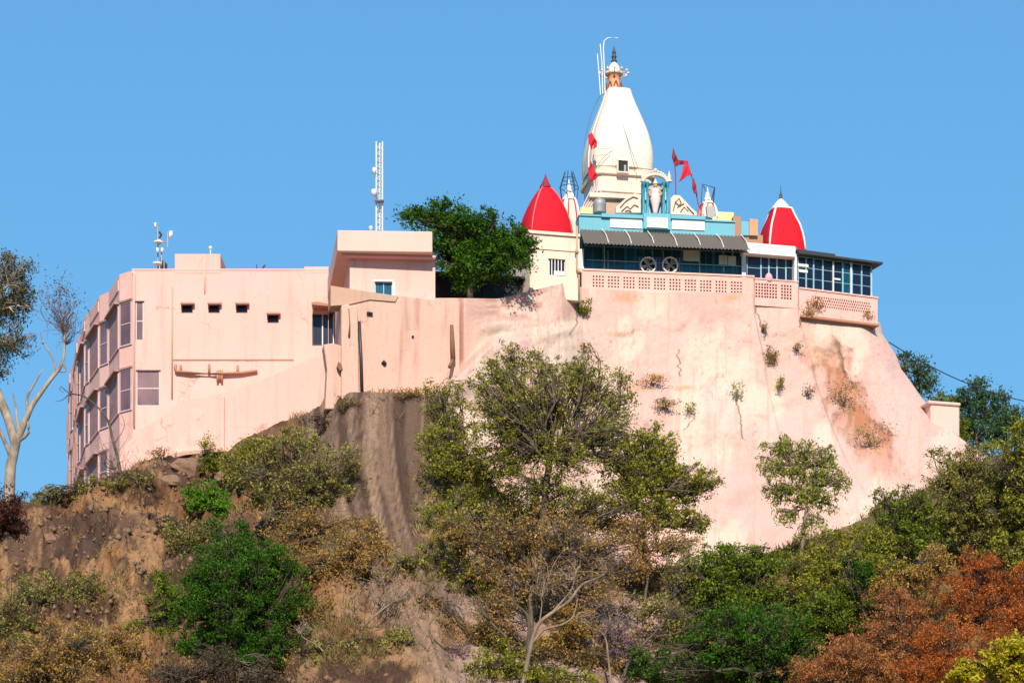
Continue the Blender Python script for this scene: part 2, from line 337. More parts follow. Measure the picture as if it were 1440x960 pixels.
# ------------------------------------------------------------ plastered slope below the temple
TOP = [(590, 419, 113.0), (640, 419, 113.2), (700, 420, 114.8), (750, 408, 116.2), (790, 398, 117.3), (818, 404, 118.9), (900, 409, 119.6), (1058, 412, 120.9), (1062, 424, 121.0), (1122, 427, 121.5), (1126, 444, 121.6), (1238, 453, 123.4)]
SIL = [(450, 1238), (466, 1241), (480, 1250), (492, 1258), (500, 1262), (515, 1267), (530, 1278), (548, 1290), (560, 1299), (575, 1312), (600, 1334), (625, 1365), (634, 1382), (660, 1420)]
BOT = [(590, 730), (700, 800), (800, 850), (950, 860), (1060, 845), (1200, 800), (1300, 745), (1430, 665)]
NS, NT = 640, 300
s_ = np.linspace(0, 1, NS); t_ = np.linspace(0, 1, NT)
S, T = np.meshgrid(s_, t_)
tp = np.array(TOP, float); pxt = 590 + S * (1238 - 590)
wt = (np.interp(450 + T * 210, [a for a, b in SIL], [b for a, b in SIL]) - 1238) / (1420 - 1238)
PX = pxt + (590 + S * (1430 - 590) - pxt) * wt * (.35 + .65 * S)
PX = np.where(S > .999, np.interp(450 + T * 210, [a for a, b in SIL], [b for a, b in SIL]), PX)
rt = np.interp(pxt, tp[:, 0], tp[:, 1]); yt = np.interp(pxt, tp[:, 0], tp[:, 2]); rb = np.interp(590 + S * 840, [a for a, b in BOT], [b for a, b in BOT])
PY = rt + (rb - rt) * T
D = 2.0 + 6.5 * sstep(640, 800, pxt) - 2.0 * sstep(1080, 1238, pxt)
line = np.interp(PX, [590, 605, 640, 690, 740, 800], [570, 550, 520, 472, 462, 450])
bul = 1.5 * sstep(0, 16, PY - line) * sstep(860, 720, PX)
yt = yt + (np.interp(pxt, [590, 700, 818, 1238], [113.0, 115.2, 118.3, 123.4]) - yt) * sstep(.02, .4, T)
YY = yt - D * T ** 1.25 - bul + 1.3 * np.clip((S - .95) / .05, 0, 1) ** 2
big = (fbm(PX / 90, PY / 60, 3, 3) - .5) * 1.1 + (fbm(PX / 26, PY / 26, 4, 9) - .5) * .36 + (fbm(PX / 7, PY / 9, 3, 19) - .5) * .07
YY = YY + big * sstep(0, .12, T) * sstep(1, .96, S) * (1 - sstep(690, 655, PX) * sstep(10, -6, PY - line)) + .9 * sstep(655, 640, PX) * sstep(8, -6, PY - line)
# eroded streak towards the right, running down the face
path = np.interp(PY, [470, 520, 560, 600, 640, 700], [1150, 1170, 1190, 1212, 1240, 1265])
strk = sstep(46, 4, np.abs(PX - path) + (fbm(PX / 16, PY / 24, 4, 40) - .5) * 50) * sstep(462, 530, PY) * sstep(700, 610, PY)
YY = YY + strk * .5
GXa = X_(PX, YY); GZa = Z_(PY, YY)
nb = 14; eX = []; eY = []; eZ = []
for k in range(1, nb + 1):
    dy = 28 * (k / nb) ** 2; eY.append(YY[:, -1] + dy); eX.append(GXa[:, -1] + .02 * dy); eZ.append(GZa[:, -1])
AX = np.concatenate([GXa, np.array(eX).T], 1); AY = np.concatenate([YY, np.array(eY).T], 1); AZ = np.concatenate([GZa, np.array(eZ).T], 1)
# lip running back at the top
AX = np.concatenate([AX[:1], AX], 0); AY = np.concatenate([AY[:1] + 3, AY], 0); AZ = np.concatenate([AZ[:1], AZ], 0)
me = grid_mesh('plastered_slope', AX, AY, AZ); me.flip_normals()
def pad(a, v=0):
    a = np.concatenate([a, np.repeat(a[:, -1:] * 0 + v, nb, 1)], 1); return np.concatenate([a[:1], a], 0)
pc = lerp(np.broadcast_to(C_(.62, .415, .36), PX.shape + (3,)), C_(.62, .385, .335), sstep(.4, .65, fbm(PX / 70, PY / 50, 4, 70)))
pc = lerp(pc, C_(.66, .52, .42), sstep(.5, .7, fbm(PX / 40, PY / 70, 4, 74)) * .8)
pc = lerp(pc, C_(.60, .36, .28), sstep(.56, .72, fbm(PX / 5, PY / 60, 4, 77)) * .6)                     # run-off streaks
pc = lerp(pc, C_(.52, .24, .20), sstep(.45, .6, fbm(PX / 22, PY / 9, 4, 80)) * sstep(470, 425, PY) * sstep(810, 740, PX) * .85)   # red weathering under the fig tree
pc = lerp(pc, C_(.42, .33, .24), sstep(1, .3, np.hypot((PX - 690) / 34, (PY - 466 + (PX - 690) * .3) / 9)) * .9)
pc = pc * .93; pc = lerp(pc, C_(.40, .16, .09), strk * (.72 + .28 * sstep(.42, .6, fbm(PX / 8, PY / 20, 4, 140)))); pc = lerp(pc, C_(.30, .17, .08), strk * sstep(.52, .62, fbm(PX / 6, PY / 14, 4, 90)) * .8)
pc = lerp(pc, C_(.22, .13, .08), sstep(5, 1, np.abs(PX - np.interp(PY, [470, 525], [1173, 1187])) + (fbm(PX / 3, PY / 6, 3, 91) - .5) * 7) * sstep(470, 476, PY) * sstep(526, 515, PY))
pc = lerp(pc, C_(.62, .36, .26), sstep(1, .2, np.hypot((PX - 1140) / 60, (PY - 500) / 60)) * sstep(.45, .62, fbm(PX / 9, PY / 12, 4, 94)) * .8)
for (cx, cy, rx, ry) in [(935, 570, 20, 9), (925, 528, 14, 6), (900, 545, 30, 8), (960, 545, 20, 5), (1088, 503, 14, 14), (1235, 632, 16, 7), (870, 470, 20, 5), (880, 418, 26, 10), (1030, 420, 20, 8), (1095, 540, 10, 9)]:
    pc = lerp(pc, C_(.50, .28, .16), sstep(1.2, .1, np.hypot((PX - cx) / rx, (PY - cy) / ry) + (fbm(PX / 5, PY / 5, 3, 95) - .5) * 1.4) * .75)
def crack(pts, wd=1.3):
    a = np.array(pts, float); xx = np.interp(PY, a[:, 1], a[:, 0]) + (fbm(PY / 5, PY * 0 + a[0, 0], 3, 97) - .5) * 9
    return sstep(wd, wd * .35, np.abs(PX - xx)) * sstep(a[0, 1], a[0, 1] + 2, PY) * sstep(a[-1, 1], a[-1, 1] - 2, PY)
for c in [[(1060, 424), (1066, 450), (1074, 468)], [(1070, 452), (1076, 480)], [(812, 430), (810, 455), (801, 472)], [(976, 570), (975, 590), (962, 606)], [(1036, 560), (1040, 580), (1046, 620)], [(1126, 448), (1122, 462)], [(1180, 480), (1186, 520)], [(952, 490), (957, 530)]]:
    pc = lerp(pc, C_(.16, .09, .06), crack(c, 1.5) * .85)
pc = lerp(pc, C_(.64, .39, .32), sstep(700, 650, PX) * sstep(14, -6, PY - line) * .85)
spk = sstep(.72, .78, fbm(PX / 2.2, PY / 4.5, 2, 99)) * sstep(.52, .64, fbm(PX / 60, PY / 40, 3, 88))
pc = lerp(pc, C_(.34, .20, .15), spk * .5)
CC = np.concatenate([pc, np.repeat(pc[:, -1:], nb, 1)], 1); CC = np.concatenate([CC[:1], CC], 0)
set_col(me, CC.reshape(-1, 3))
M['slope'] = attrmat('pink_rendered_rock', bscale=6, bstr=.9, bdist=.04, var=.14)
AP = tag(link_mesh('retaining_slope', me, M['slope'], smooth=True), 'huge pink plastered rock slope below the temple, streaked with rusty stains', 'retaining wall')
def apron_pt(px, py):
    k = np.argmin((PX - px) ** 2 + (PY - py) ** 2); i, j = divmod(int(k), NS); return np.array([GXa[i, j], YY[i, j], GZa[i, j]])

# concrete block on the right shoulder of the slope
b = Fr((X_(1306, 119.9), 119.9), (X_(1352, 120.4), 120.4)); mb = MB(); b.box(mb, 1309, 566, 1350, 700, -6, 0); b.box(mb, 1306, 564, 1352, 569, -6.1, .12)
tag(mb.build('retaining_block', M['pale'], bevel=.12), 'square pink wall stub on the right shoulder of the plastered slope', 'wall')

# ------------------------------------------------------------ shared building bits
def window(fr, root, px0, py0, px1, py1, d, mats=('wframe', 'mglass'), nx=1, ny=1, fw=.05, name='window', bars=None, label=None):
    """frame with mullions, and its pane as a sub-part"""
    u0, u1, z0, z1 = fr.rect(px0, py0, px1, py1, d); return uwindow(fr, root, u0, u1, z0, z1, d, mats, nx, ny, fw, name, label)
def uwindow(fr, root, u0, u1, z0, z1, d, mats=('wframe', 'mglass'), nx=1, ny=1, fw=.05, name='window', label=None):
    f = MB()
    for a in range(nx + 1):
        u = u0 + (u1 - u0) * a / nx; w_ = fw if a in (0, nx) else fw * .7; fr.ubox(f, max(u0, u - w_ / 2) if a else u0, min(u1, u + w_ / 2) if a < nx else u1, z0, z1, d - .04, d + .02) if 0 < a < nx else fr.ubox(f, u0 if a == 0 else u1 - w_, u0 + w_ if a == 0 else u1, z0, z1, d - .04, d + .02)
    for a in range(ny + 1):
        z = z0 + (z1 - z0) * a / ny
        if a == 0: fr.ubox(f, u0 + fw, u1 - fw, z0, z0 + fw, d - .04, d + .016)
        elif a == ny: fr.ubox(f, u0 + fw, u1 - fw, z1 - fw, z1, d - .04, d + .016)
        else: fr.ubox(f, u0 + fw, u1 - fw, z - fw * .35, z + fw * .35, d - .04, d + .014)
    o = f.build(name, M[mats[0]], root)
    p = MB(); fr.ubox(p, u0 + .004, u1 - .004, z0 + .004, z1 - .004, d - .034, d - .01); p.build('pane', M[mats[1]], o)
    if label: o['label'] = label
    return o
def holes_of(fr, L, d=0): return [fr.rect(a, b_, c, e, d) for a, b_, c, e in L]

# ------------------------------------------------------------ left building
Y0 = 120.0
zr = Z_(380, Y0)
root = empty('hillside_building', (X_(300, Y0), Y0, Z_(640, Y0)), 'large pink multi-storey building with stepped window bays at the left end', 'building')
plan = [(X_(187, 120), 120.0), (X_(168, 120.7), 120.7), (X_(153.5, 123.6), 123.6), (X_(140, 124.4), 124.4), (X_(126, 127.3), 127.3), (X_(120, 128.0), 128.0), (X_(113.5, 131.6), 131.6), (X_(109, 132.3), 132.3), (X_(103, 138.0), 138.0), (X_(99, 138.8), 138.8), (X_(96, 146.5), 146.5)]
zb = Z_(700, Y0) - 3
body = [(X_(462, 120.5), 120.5), (X_(188, 120.5), 120.5)] + [(x + .25, y + .15) for x, y in plan[1:]] + [(-12, 146.5), (-9, 122)]
mb = MB(); mb.prism(body, zb, zr - .25)
A = Fr((X_(187, 120), 120), (X_(462, 120), 120))
small = [(255, 427, 271, 440), (293, 427, 309, 440), (332, 427, 348, 440), (376, 441, 392, 454)]
rec = (439, 427, 481, 486); cw1 = (190, 423, 203, 480); cw2 = (191, 520, 226, 572)
hl = holes_of(A, small) + holes_of(A, [rec, cw1, cw2])
u1 = A.hit(462, 500)[0]; hl[4] = (hl[4][0], u1 - .02, hl[4][2], hl[4][3])
A.wall(mb, 0, u1, zb, zr, hl, -.45, 0)
for i in range(1, len(plan)):
    a, c = plan[i], plan[i - 1]; g = Fr(a, c); g.ubox(mb, 0, g.L, zb, zr, -.3, 0)
    if g.L > 2: g.ubox(mb, .2, g.L - .2, zr - .8, zr - .25, 0, .05)
mb.build('wall', M['pink'], root)
mb = MB(); A.box(mb, 246, 357, 310, 384, -4, .012); mb.build('stair_tower', M['pink'], root)
mb = MB(); A.box(mb, 428, 375, 462, 384, -3, .01); mb.build('parapet', M['pink'], root)
mb = MB(); A.ubox(mb, -.05, u1, zr + .001, zr + .07, -.4, .03); mb.build('coping', M['pale'], root)
for q in small:
    window(A, root, q[0], q[1], q[2], q[3], -.2, ('hood', 'nglass'), 1, 1, .05)
    m2 = MB(); A.box(m2, q[0] - 1.5, q[1] - 2.5, q[2] + 2, q[1], 0, .3); m2.build('window_hood', M['hood'], root)
window(A, root, 190, 423, 203, 480, -.12, ('pframe', 'mglass'), 1, 2, .09); window(A, root, 191, 520, 226, 572, -.12, ('pframe', 'mglass'), 1, 2, .09)
o = window(A, root, 439, 441, 481, 486, -.40, ('dmet', 'nglass'), 1, 1, .06, label='dark tall window in the recess beside the stained pillar')
m2 = MB(); A.box(m2, 439, 429, 462, 441, -.44, -.2); m2.build('lintel', M['pink'], root)
m2 = MB()
for px in (453.5, 469): A.box(m2, px - .8, 442, px + .8, 485, -.38, -.33)
m2.build('window_bar', M['wframe'], root)
m2 = MB(); A.poly(m2, [(438, 425), (446, 424), (462, 427), (481, 429), (481, 432), (438, 428)], -.1, .7); m2.build('lintel_slab', M['brown'], root)
# bays: windows on the corner and on the stepped left side
lev = [(Z_(484, Y0), Z_(422, Y0)), (Z_(576, Y0), Z_(517, Y0)), (Z_(668, Y0), Z_(610, Y0)), (Z_(755, Y0), Z_(702, Y0))]
for i in range(1, len(plan)):
    g = Fr(plan[i], plan[i - 1]); longface = g.L > 2
    for j, (z0, z1) in enumerate(lev):
        if i <= 2 and j > 1: continue
        if longface and i >= 7:
            # arched openings on the far bays
            for f0 in (.25, .7):
                uc = g.L * f0; w2 = .75; mb = MB(); pts = [g.pt(uc - w2, z0, .06)] + [g.pt(uc - w2 * math.cos(t), z1 - .7 + .7 * math.sin(t), .06) for t in np.linspace(0, math.pi, 9)] + [g.pt(uc + w2, z0, .06)]
                mb.tube(pts, .07, 5); fo = mb.build('arched_window', M['hood'], root)
                mb = MB(); g.ubox(mb, uc - w2, uc + w2, z0, z1 - .5, .004, .03); mb.build('pane', M['mglass'], fo)
            continue
        uwindow(g, root, .16 if longface else .06, g.L - (.12 if longface else .06), z0, z1, .045, ('pink', 'pglass') if longface else ('pframe', 'mglass'), 1, 1 if longface else 2, .07)
        mb = MB(); g.ubox(mb, .05, g.L - .03, z1 + .003, z1 + .10, -.05, .28 if longface else .12); mb.build('window_hood', M['hood'], root)
# pipes
mb = MB(); mb.tube([A.P(187, 381, .08), A.P(188.5, 386, .1), A.P(188.5, 423, .1), A.P(188.5, 600, .1)], .055, 6); mb.build('downpipe', M['pale'], root)
mb = MB(); mb.tube([A.P(242, 404, .06), A.P(242, 560, .06)], .045, 6); mb.build('downpipe', M['tan'], root)
mb = MB(); mb.tube([A.P(288, 358, .06), A.P(288, 412, .06)], .03, 6); mb.build('downpipe', M['pale'], root)
mb = MB(); A.box(mb, 242, 504.5, 413, 506, 0, .05); mb.build('cable_conduit', M['tan'], root)
mb = MB(); mb.tube([A.P(246, 514, .12), A.P(248, 522, .16), A.P(270, 524.5, .16), A.P(310, 526, .16), A.P(340, 524, .16), A.P(362, 521.5, .1)], .085, 7)
for px, a, c in [(247, 512, 522), (254, 513, 523), (294, 512, 525), (334, 514, 525), (306, 521, 537), (312, 521, 537), (309, 520, 534)]: mb.tube([A.P(px, a, .14), A.P(px, c, .14)], .07, 6)
mb.build('drain_pipe', M['brown'], root)
tag(root.children[-1], 'weathered sagging drain pipe with short stubs')
# low curved ornament and hook on the roof
mb = MB(); mb.tube([A.P(361, 380, -.5), A.P(361, 372, -.5)], .02, 4); mb.build('roof_spike', M['dmet'], root)
mb = MB(); mb.tube([A.P(371, 381, -.5), A.P(368, 378, -.5), A.P(371, 375, -.5), A.P(373, 372, -.5)], [.09, .1, .06, .02], 6); mb.build('roof_hook', M['dmet'], root)
mb = MB(); mb.tube([A.P(296, 357, -1), A.P(296, 349, -1)], .03, 5); mb.ball(A.P(296, 348.5, -1), .10); mb.build('roof_lamp', M['steel'], root)

# roof antennas
r2 = empty('antenna_cluster', A.P(228, 380, -1.5), 'cluster of white radio antennas on a thin dark pole above the pink left building', 'antenna')
mb = MB(); mb.tube([A.P(222, 380, -1.5), A.P(222, 318, -1.5)], .035, 5); mb.tube([A.P(227, 380, -1.4), A.P(227, 352, -1.4)], .04, 5); mb.tube([A.P(236, 348, -1.5), A.P(236, 326, -1.5)], .03, 5); mb.tube([A.P(223, 341, -1.5), A.P(236, 341, -1.5)], .03, 5)
mb.build('pole', M['grey'], r2)
for (px, py, h) in [(218.5, 317, 3.5), (239.5, 330, 4.5), (224, 341, 4), (221.5, 352, 3.5), (241, 329, 4), (228, 352, 3)]:
    mb = MB(); mb.tube([A.P(px, py - h, -1.3), A.P(px, py + h, -1.3)], .075, 7); mb.build('panel_antenna', M['steel'], r2)
for (px, py) in [(221, 371), (223, 341)]:
    mb = MB(); c = A.P(px, py, -1.2); mb.lathe(c, [(.26, -.02), (.24, .05), (.1, .1), (.01, .11)], 12); o = mb.build('dish', M['steel'], r2)
mb = MB(); [mb.tube([A.P(px, 380, -1.6), A.P(px, y, -1.6)], .03, 4) for px, y in ((226, 362), (229, 366), (232, 368), (234.5, 371))]
mb.tube([A.P(224, 326, -1.5), A.P(227, 331, -1.5), A.P(224, 335, -1.5)], .06, 5); mb.build('bracket', M['dmet'], r2)
mb = MB(); A.box(mb, 221.5, 368, 233, 381, -2.2, -1.7); mb.build('equipment_box', M['grey'], r2)

# ------------------------------------------------------------ lower left retaining wall
B = Fr((X_(140, 118), 118.0), (X_(480, 118), 118.0)); mb = MB()
B.poly(mb, [(168, 648), (176, 626), (195, 606), (225, 588), (250, 566), (313, 553), (360, 538), (400, 520), (440, 503), (470, 497), (484, 497), (486, 600), (430, 640), (310, 665), (165, 720)], -1.6, 0)
B.box(mb, 311, 557, 315, 640, 0, .22)
tag(mb.build('retaining_wall', M['pink']), 'low sloping-topped pink retaining wall along the foot of the left building', 'retaining wall')
B2 = Fr((X_(120, 116.9), 116.9), (X_(330, 116.9), 116.9)); mb = MB()
B2.poly(mb, [(190, 664), (215, 648), (240, 638), (262, 634), (285, 632), (312, 629), (314, 634), (286, 637), (262, 639), (242, 644), (218, 655), (192, 672)], -1.6, .35)
tag(mb.build('concrete_footing', M['tan']), 'cracked overhanging concrete footing on the dirt edge under the left building', 'footing')

# ------------------------------------------------------------ stained wall with pillar (centre left)
W = Fr((X_(465, 111.8), 111.8), (X_(645, 113.0), 113.0))
root = empty('stained_wall', W.P(540, 560, 0), 'tall stained pink wall with pillar and rusty pipes under the annex', 'wall')
mb = MB(); W.poly(mb, [(481, 404.5), (527, 412), (610, 422), (646, 423), (646, 600), (481, 600)], -3.0, 0); mb.build('wall', M['pinkd'], root)
mb = MB(); W.poly(mb, [(465, 401.5), (481, 404), (527, 411.5), (560, 416), (556, 424), (520, 421), (490, 428), (465, 430)], -1, .07); mb.build('parapet', M['tan'], root)
mb = MB(); W.poly(mb, [(480, 429), (490, 427), (492, 429), (503, 430), (505, 548), (507, 575), (480, 575)], .0, .5); W.poly(mb, [(455, 484), (468, 482), (481, 486), (481, 575), (457, 575), (460, 520)], -.6, .25); mb.build('pillar', M['pinkd'], root, bevel=.06)
mb = MB(); mb.tube([W.P(505, 452, .14), W.P(507.5, 500, .12), W.P(509, 550, .12)], .085, 7); mb.build('drain_pipe', M['dmet'], root)
mb = MB(); mb.tube([W.P(490.5, 434, .56), W.P(492, 455, .56), W.P(491, 473, .56)], [.03, .03, .06], 6); mb.build('thin_pipe', M['rust'], root)
mb = MB(); mb.tube([W.P(635, 457, .2), W.P(636, 480, .22), W.P(637, 505, .3)], [.09, .12, .13], 7); mb.tube([W.P(637, 505, .3), W.P(632, 516, .7)], .09, 6); mb.build('drain_pipe', M['rust'], root)
mb = MB(); mb.tube([W.P(516, 440, .1), W.P(524, 441, .1)], .07, 5); mb.tube([W.P(538, 508, .06), W.P(542, 512, .06)], .10, 6); mb.tube([W.P(580, 472, .05), W.P(581, 474, .05)], .06, 5); mb.build('weep_hole', M['dark'], root)
mb = MB(); W.poly(mb, [(476, 508), (480, 512), (482, 519), (478, 521), (474, 515)], .25, .55); mb.build('dirt_crust', M['rust'], root)

# ------------------------------------------------------------ annex with overhanging roof slab
ya = 113.2
N = Fr((X_(492, ya), ya), (X_(612, ya + .3), ya + .3))
root = empty('annex_building', N.P(550, 430), 'pink annex with a thick overhanging flat roof slab beside the fig tree', 'building')
z1 = Z_(353, 112.4); z2 = Z_(323.5, 112.4); zbm = Z_(440, ya)
mb = MB(); wn = [N.rect(527, 396, 552, 417)]
N.wall(mb, 0, N.L, zbm, z1, wn, -.25, 0)
mb.prism([(N.pt(.02, 0, -.26)[0], N.pt(.02, 0, -.26)[1]), N.pt(N.L, 0, -.26)[:2], (X_(612, 121), 121.0), (X_(478, 121), 121.0)], zbm, z1 - .01)
mb.add([N.pt(0, zbm, 0), N.pt(0, z1, 0), (X_(477, 121), 121, z1), (X_(477, 121), 121, zbm)], [(0, 1, 2, 3)])
mb.build('wall', M['pink'], root)
mb = MB(); sp = [(X_(474.5, 112.4), 112.4), (X_(608, 112.6), 112.6), (X_(612, 121.5), 121.5), (X_(458, 121.5), 121.5)]
mb.prism(sp, z1 + .004, z2); mb.build('roof', M['pale'], root, bevel=.04)
mb = MB(); N.ubox(mb, -.35, N.L, z1 - .12, z1 - .002, -.3, .45); mb.build('beam', M['mauve'], root)
window(N, root, 527, 396, 552, 417, -.15, ('frame', 'tglass'), 2, 1, .05)
mb = MB(); N.box(mb, 552, 394, 555.5, 418, 0, .03); N.box(mb, 525, 393.5, 555.5, 395.5, 0, .03); mb.build('window_trim', M['snow'], root)

# lattice mast on annex roof
ym = 116.5; r2 = empty('antenna_mast', at(533, 323, ym) + np.array([0, 0, .0]), 'tall white lattice antenna mast standing on the annex roof', 'mast')
mb = MB(); Lg = []
for dx, dy in ((-.16, 0), (.16, 0), (0, .25)):
    c = at(533.5, 0, ym); x, y = c[0] + dx, ym + dy
    mb.tube([(x, y, Z_(326, ym)), (x, y, Z_(199, ym))], .036, 5); Lg.append((x, y))
mb.build('leg', M['steel'], r2)
mb = MB(); zs = np.linspace(Z_(322, ym), Z_(200, ym), 15)
for k in range(14):
    for e in range(3):
        p, q = Lg[e], Lg[(e + 1) % 3]; mb.tube([(p[0], p[1], zs[k]), (q[0], q[1], zs[k + 1])], .014, 4); mb.tube([(p[0], p[1], zs[k]), (q[0], q[1], zs[k])], .014, 4)
mb.build('bracing', M['steel'], r2)
mb = MB(); mb.tube([at(533.5, 282, ym - .1), at(533.5, 284, ym - .1)], .26, 6); mb.build('collar', M['grey'], r2)
for py in (240, 271):
    mb = MB(); mb.tube([at(526, py - 4, ym - .2), at(526, py + 4, ym - .2)], .09 if py == 240 else .15, 8); mb.tube([at(527, py, ym - .2), at(532, py, ym - .1)], .02, 4); mb.build('panel_antenna', M['steel'], r2)
mb = MB(); mb.ball(at(521.5, 320.5, 115), .11); mb.tube([at(521.5, 324, 115), at(521.5, 320, 115)], .09, 6); tag(mb.build('roof_light', M['steel']), 'small round white lamp on the annex roof left of the mast', 'lamp')

# black tarpaulin shed behind the fig tree
K = Fr((X_(609, 117.0), 117.0), (X_(750, 118.0), 118.0)); root = empty('tarp_shed', K.P(680, 416), 'low black tarpaulin shed behind the fig tree', 'shed')
mb = MB(); K.box(mb, 611, 388, 748, 424, -2.5, 0); mb.build('side', M['black'], root)
mb = MB(); K.box(mb, 609, 385.5, 751, 388.5, -2.7, .35); mb.build('roof', M['black'], root)
mb = MB()
for px in (612, 645, 680, 715, 747): K.box(mb, px - .6, 389, px + .6, 420, .002, .05)
mb.build('post', M['dmet'], root)

# ------------------------------------------------------------ left red-domed shrine
def dome_prof(r, h, top=.12, p=1.7, n=14):
    return [(r * (top + (1 - top) * (1 - (k / n) ** p) ** .85) if k < n else r * top, h * k / n) for k in range(n + 1)]
G1 = Fr((X_(745, 117.0), 117.0), (X_(815, 117.6), 117.6))
root = empty('red_domed_shrine', G1.P(778, 410), 'cream shrine with a faded pointed red dome, left of the main tower', 'shrine')
mb = MB(); wn = [G1.rect(771, 364, 795, 389)]
z0 = Z_(420, 117.3); zt = Z_(328, 117.3); w_ = G1.L
G1.wall(mb, 0, w_, z0, zt, wn, -.2, 0)
bk = [G1.pt(0, 0, -.21)[:2], G1.pt(w_, 0, -.21)[:2], G1.pt(w_, 0, -2.6)[:2], (G1.pt(0, 0, -2.6)[0] - .42, G1.pt(0, 0, -2.6)[1])]
mb.prism(bk, z0, zt - .01)
mb.add([G1.pt(0, z0, 0), G1.pt(0, zt, 0), (bk[3][0], bk[3][1], zt), (bk[3][0], bk[3][1], z0)], [(0, 1, 2, 3)])
mb.build('wall', M['cream'], root)
mb = MB(); G1.box(mb, 742, 349, 816, 351.5, 0, .05); G1.box(mb, 742, 326, 816, 330, 0, .10); mb.build('ledge', M['cream'], root)
f = window(G1, root, 771, 364, 795, 389, -.14, ('wframe', 'nglass'), 1, 1, .06)
mb = MB()
for px in (776, 780.5, 785, 789.5): G1.box(mb, px - .6, 365, px + .6, 388, -.12, -.06)
G1.box(mb, 779, 381, 794, 387, -.13, -.08); mb.build('bar', M['wframe'], f)
cd = G1.pt(w_ / 2 - .02, zt, -1.35)
cen = (cd[0] - .12, cd[1], zt)
rot = math.atan2(G1.u[1], G1.u[0]) + R(4)
h = Z_(258, cen[1]) - Z_(333, cen[1])
pf = [(1.34, 0), (1.31, .35), (1.23, .8), (1.09, 1.25), (.90, 1.7), (.69, 2.1), (.50, 2.4), (.33, 2.6), (.24, 2.68)]
pf = [(a, b_ * h / 2.68) for a, b_ in pf]
mb = MB(); mb.lathe(cen, pf, 48, rot, 3.4); mb.build('dome', M['red'], root)
mb = MB()
for k in range(4):
    a = rot + math.pi / 4 + k * math.pi / 2
    mb.tube([(cen[0] + 1.135 * r * math.cos(a), cen[1] + 1.135 * r * math.sin(a), cen[2] + z + .01) for r, z in pf], [.04] * (len(pf) - 2) + [.04, .03], 6)
mb.build('rib', M['drib'], root)
mb = MB(); mb.lathe((cen[0], cen[1], cen[2] + pf[-1][1]), [(.30, 0), (.31, .05), (.20, .25), (.09, .5), (.02, .72)], 14); mb.build('finial', M['maroon'], root)
# drain pipe at the junction with the hall
mb = MB(); mb.tube([G1.P(811.5, 318, .15), G1.P(811.5, 378, .15), G1.P(814, 384, .15), G1.P(814.5, 420, .15)], .055, 6); mb.tube([G1.P(811, 350, .2), G1.P(811, 356, .2)], .09, 6); mb.tube([G1.P(814, 378, .2), G1.P(814, 384, .2)], .10, 6); mb.build('drain_pipe', M['tan'], root)

# small striped spires (two look alike in build, differ in place)
def small_spire(px, pyb, pyt, Y, rw, label, seg='orange'):
    c = at(px, pyb, Y); r0 = empty('striped_spire', c, label, 'shrine spire', 'small striped spires beside the main tower')
    h = Z_(pyt, Y) - Z_(pyb, Y); mb = MB(); pf = [(rw, -.6), (rw, 0), (rw * .98, h * .25), (rw * .86, h * .5), (rw * .64, h * .75), (rw * .35, h * .93), (rw * .2, h)]
    mb.lathe(c, pf, 32, R(20), 4); mb.build('dome', M['cream'], r0)
    mb = MB()
    for k in range(4):
        a = R(20) + math.pi / 4 + k * math.pi / 2; mb.tube([(c[0] + 1.19 * r * math.cos(a), c[1] + 1.19 * r * math.sin(a), c[2] + z) for r, z in pf[1:]], .05, 5)
    mb.build('rib', M['snow'], r0)
    mb = MB()
    for k in range(4):
        a = R(20) + k * math.pi / 2; ca, sa = math.cos(a), math.sin(a)
        pts = [(c[0] + ca * (r + .02) - sa * o_ * r, c[1] + sa * (r + .02) + ca * o_ * r, c[2] + z) for o_ in (-.45, .45) for r, z in (pf[1:5] if o_ < 0 else pf[1:5][::-1])]
        mb.tube(pts, .035, 5)
    mb.build('arch_moulding', M['scarlet'], r0)
    mb = MB(); mb.lathe((c[0], c[1], c[2] + h), [(.17, 0), (.2, .08), (.12, .2), (.14, .3), (.05, .45), (.015, .7)], 12); mb.build('finial', M['snow'], r0)
    return r0, c, h
s1, c, h = small_spire(800, 318, 271, 121.5, .52, 'small striped cream spire caged in black wire, behind the left red dome')
mb = MB()
for k in range(7):
    a = k / 7 * 2 * math.pi; mb.tube([(c[0] + .42 * math.cos(a), c[1] + .42 * math.sin(a), c[2] + h * .8), (c[0] + .50 * math.cos(a), c[1] + .5 * math.sin(a), c[2] + h * 1.15), (c[0] + .22 * math.cos(a), c[1] + .22 * math.sin(a), c[2] + h * 1.62)], .02, 4)
for zz, rr in ((h * 1.15, .5), (h * 1.4, .36)): mb.tube([(c[0] + rr * math.cos(a), c[1] + rr * math.sin(a), c[2] + zz) for a in np.linspace(0, 2 * math.pi, 13)], .018, 4)
mb.build('wire_cage', M['dmet'], s1)

# ------------------------------------------------------------ hall: glazing, canopy, pierced parapet
Hh = Fr((X_(818, 119.8), 119.8), (X_(1047, 120.9), 120.9)); HL = Hh.L
root = empty('temple_hall', Hh.P(930, 405), 'long temple hall with teal glazing behind a pierced pink parapet', 'hall')
zf0, zf1 = Hh.hit(820, 412)[1], Hh.hit(930, 383)[1]
def jaali(fr, mb, groups, top, h, nx, ny, sz=.092, gap=.072):
    hs = []
    for gpx, gpy in groups:
        u, z = fr.hit(gpx, gpy)
        for i in range(nx):
            for j in range(ny): hs.append((u + i * (sz + gap), u + i * (sz + gap) + sz, z - j * (sz + gap) - sz, z - j * (sz + gap)))
    return hs
gr = [(833.5 + 21.6 * k, 384.5 + .95 * k) for k in range(10)]
hs = jaali(Hh, None, gr, 0, 0, 4, 4)
zpt = [Hh.hit(820, 380.5)[1], Hh.hit(1047, 389)[1]]; zp = sum(zpt) / 2
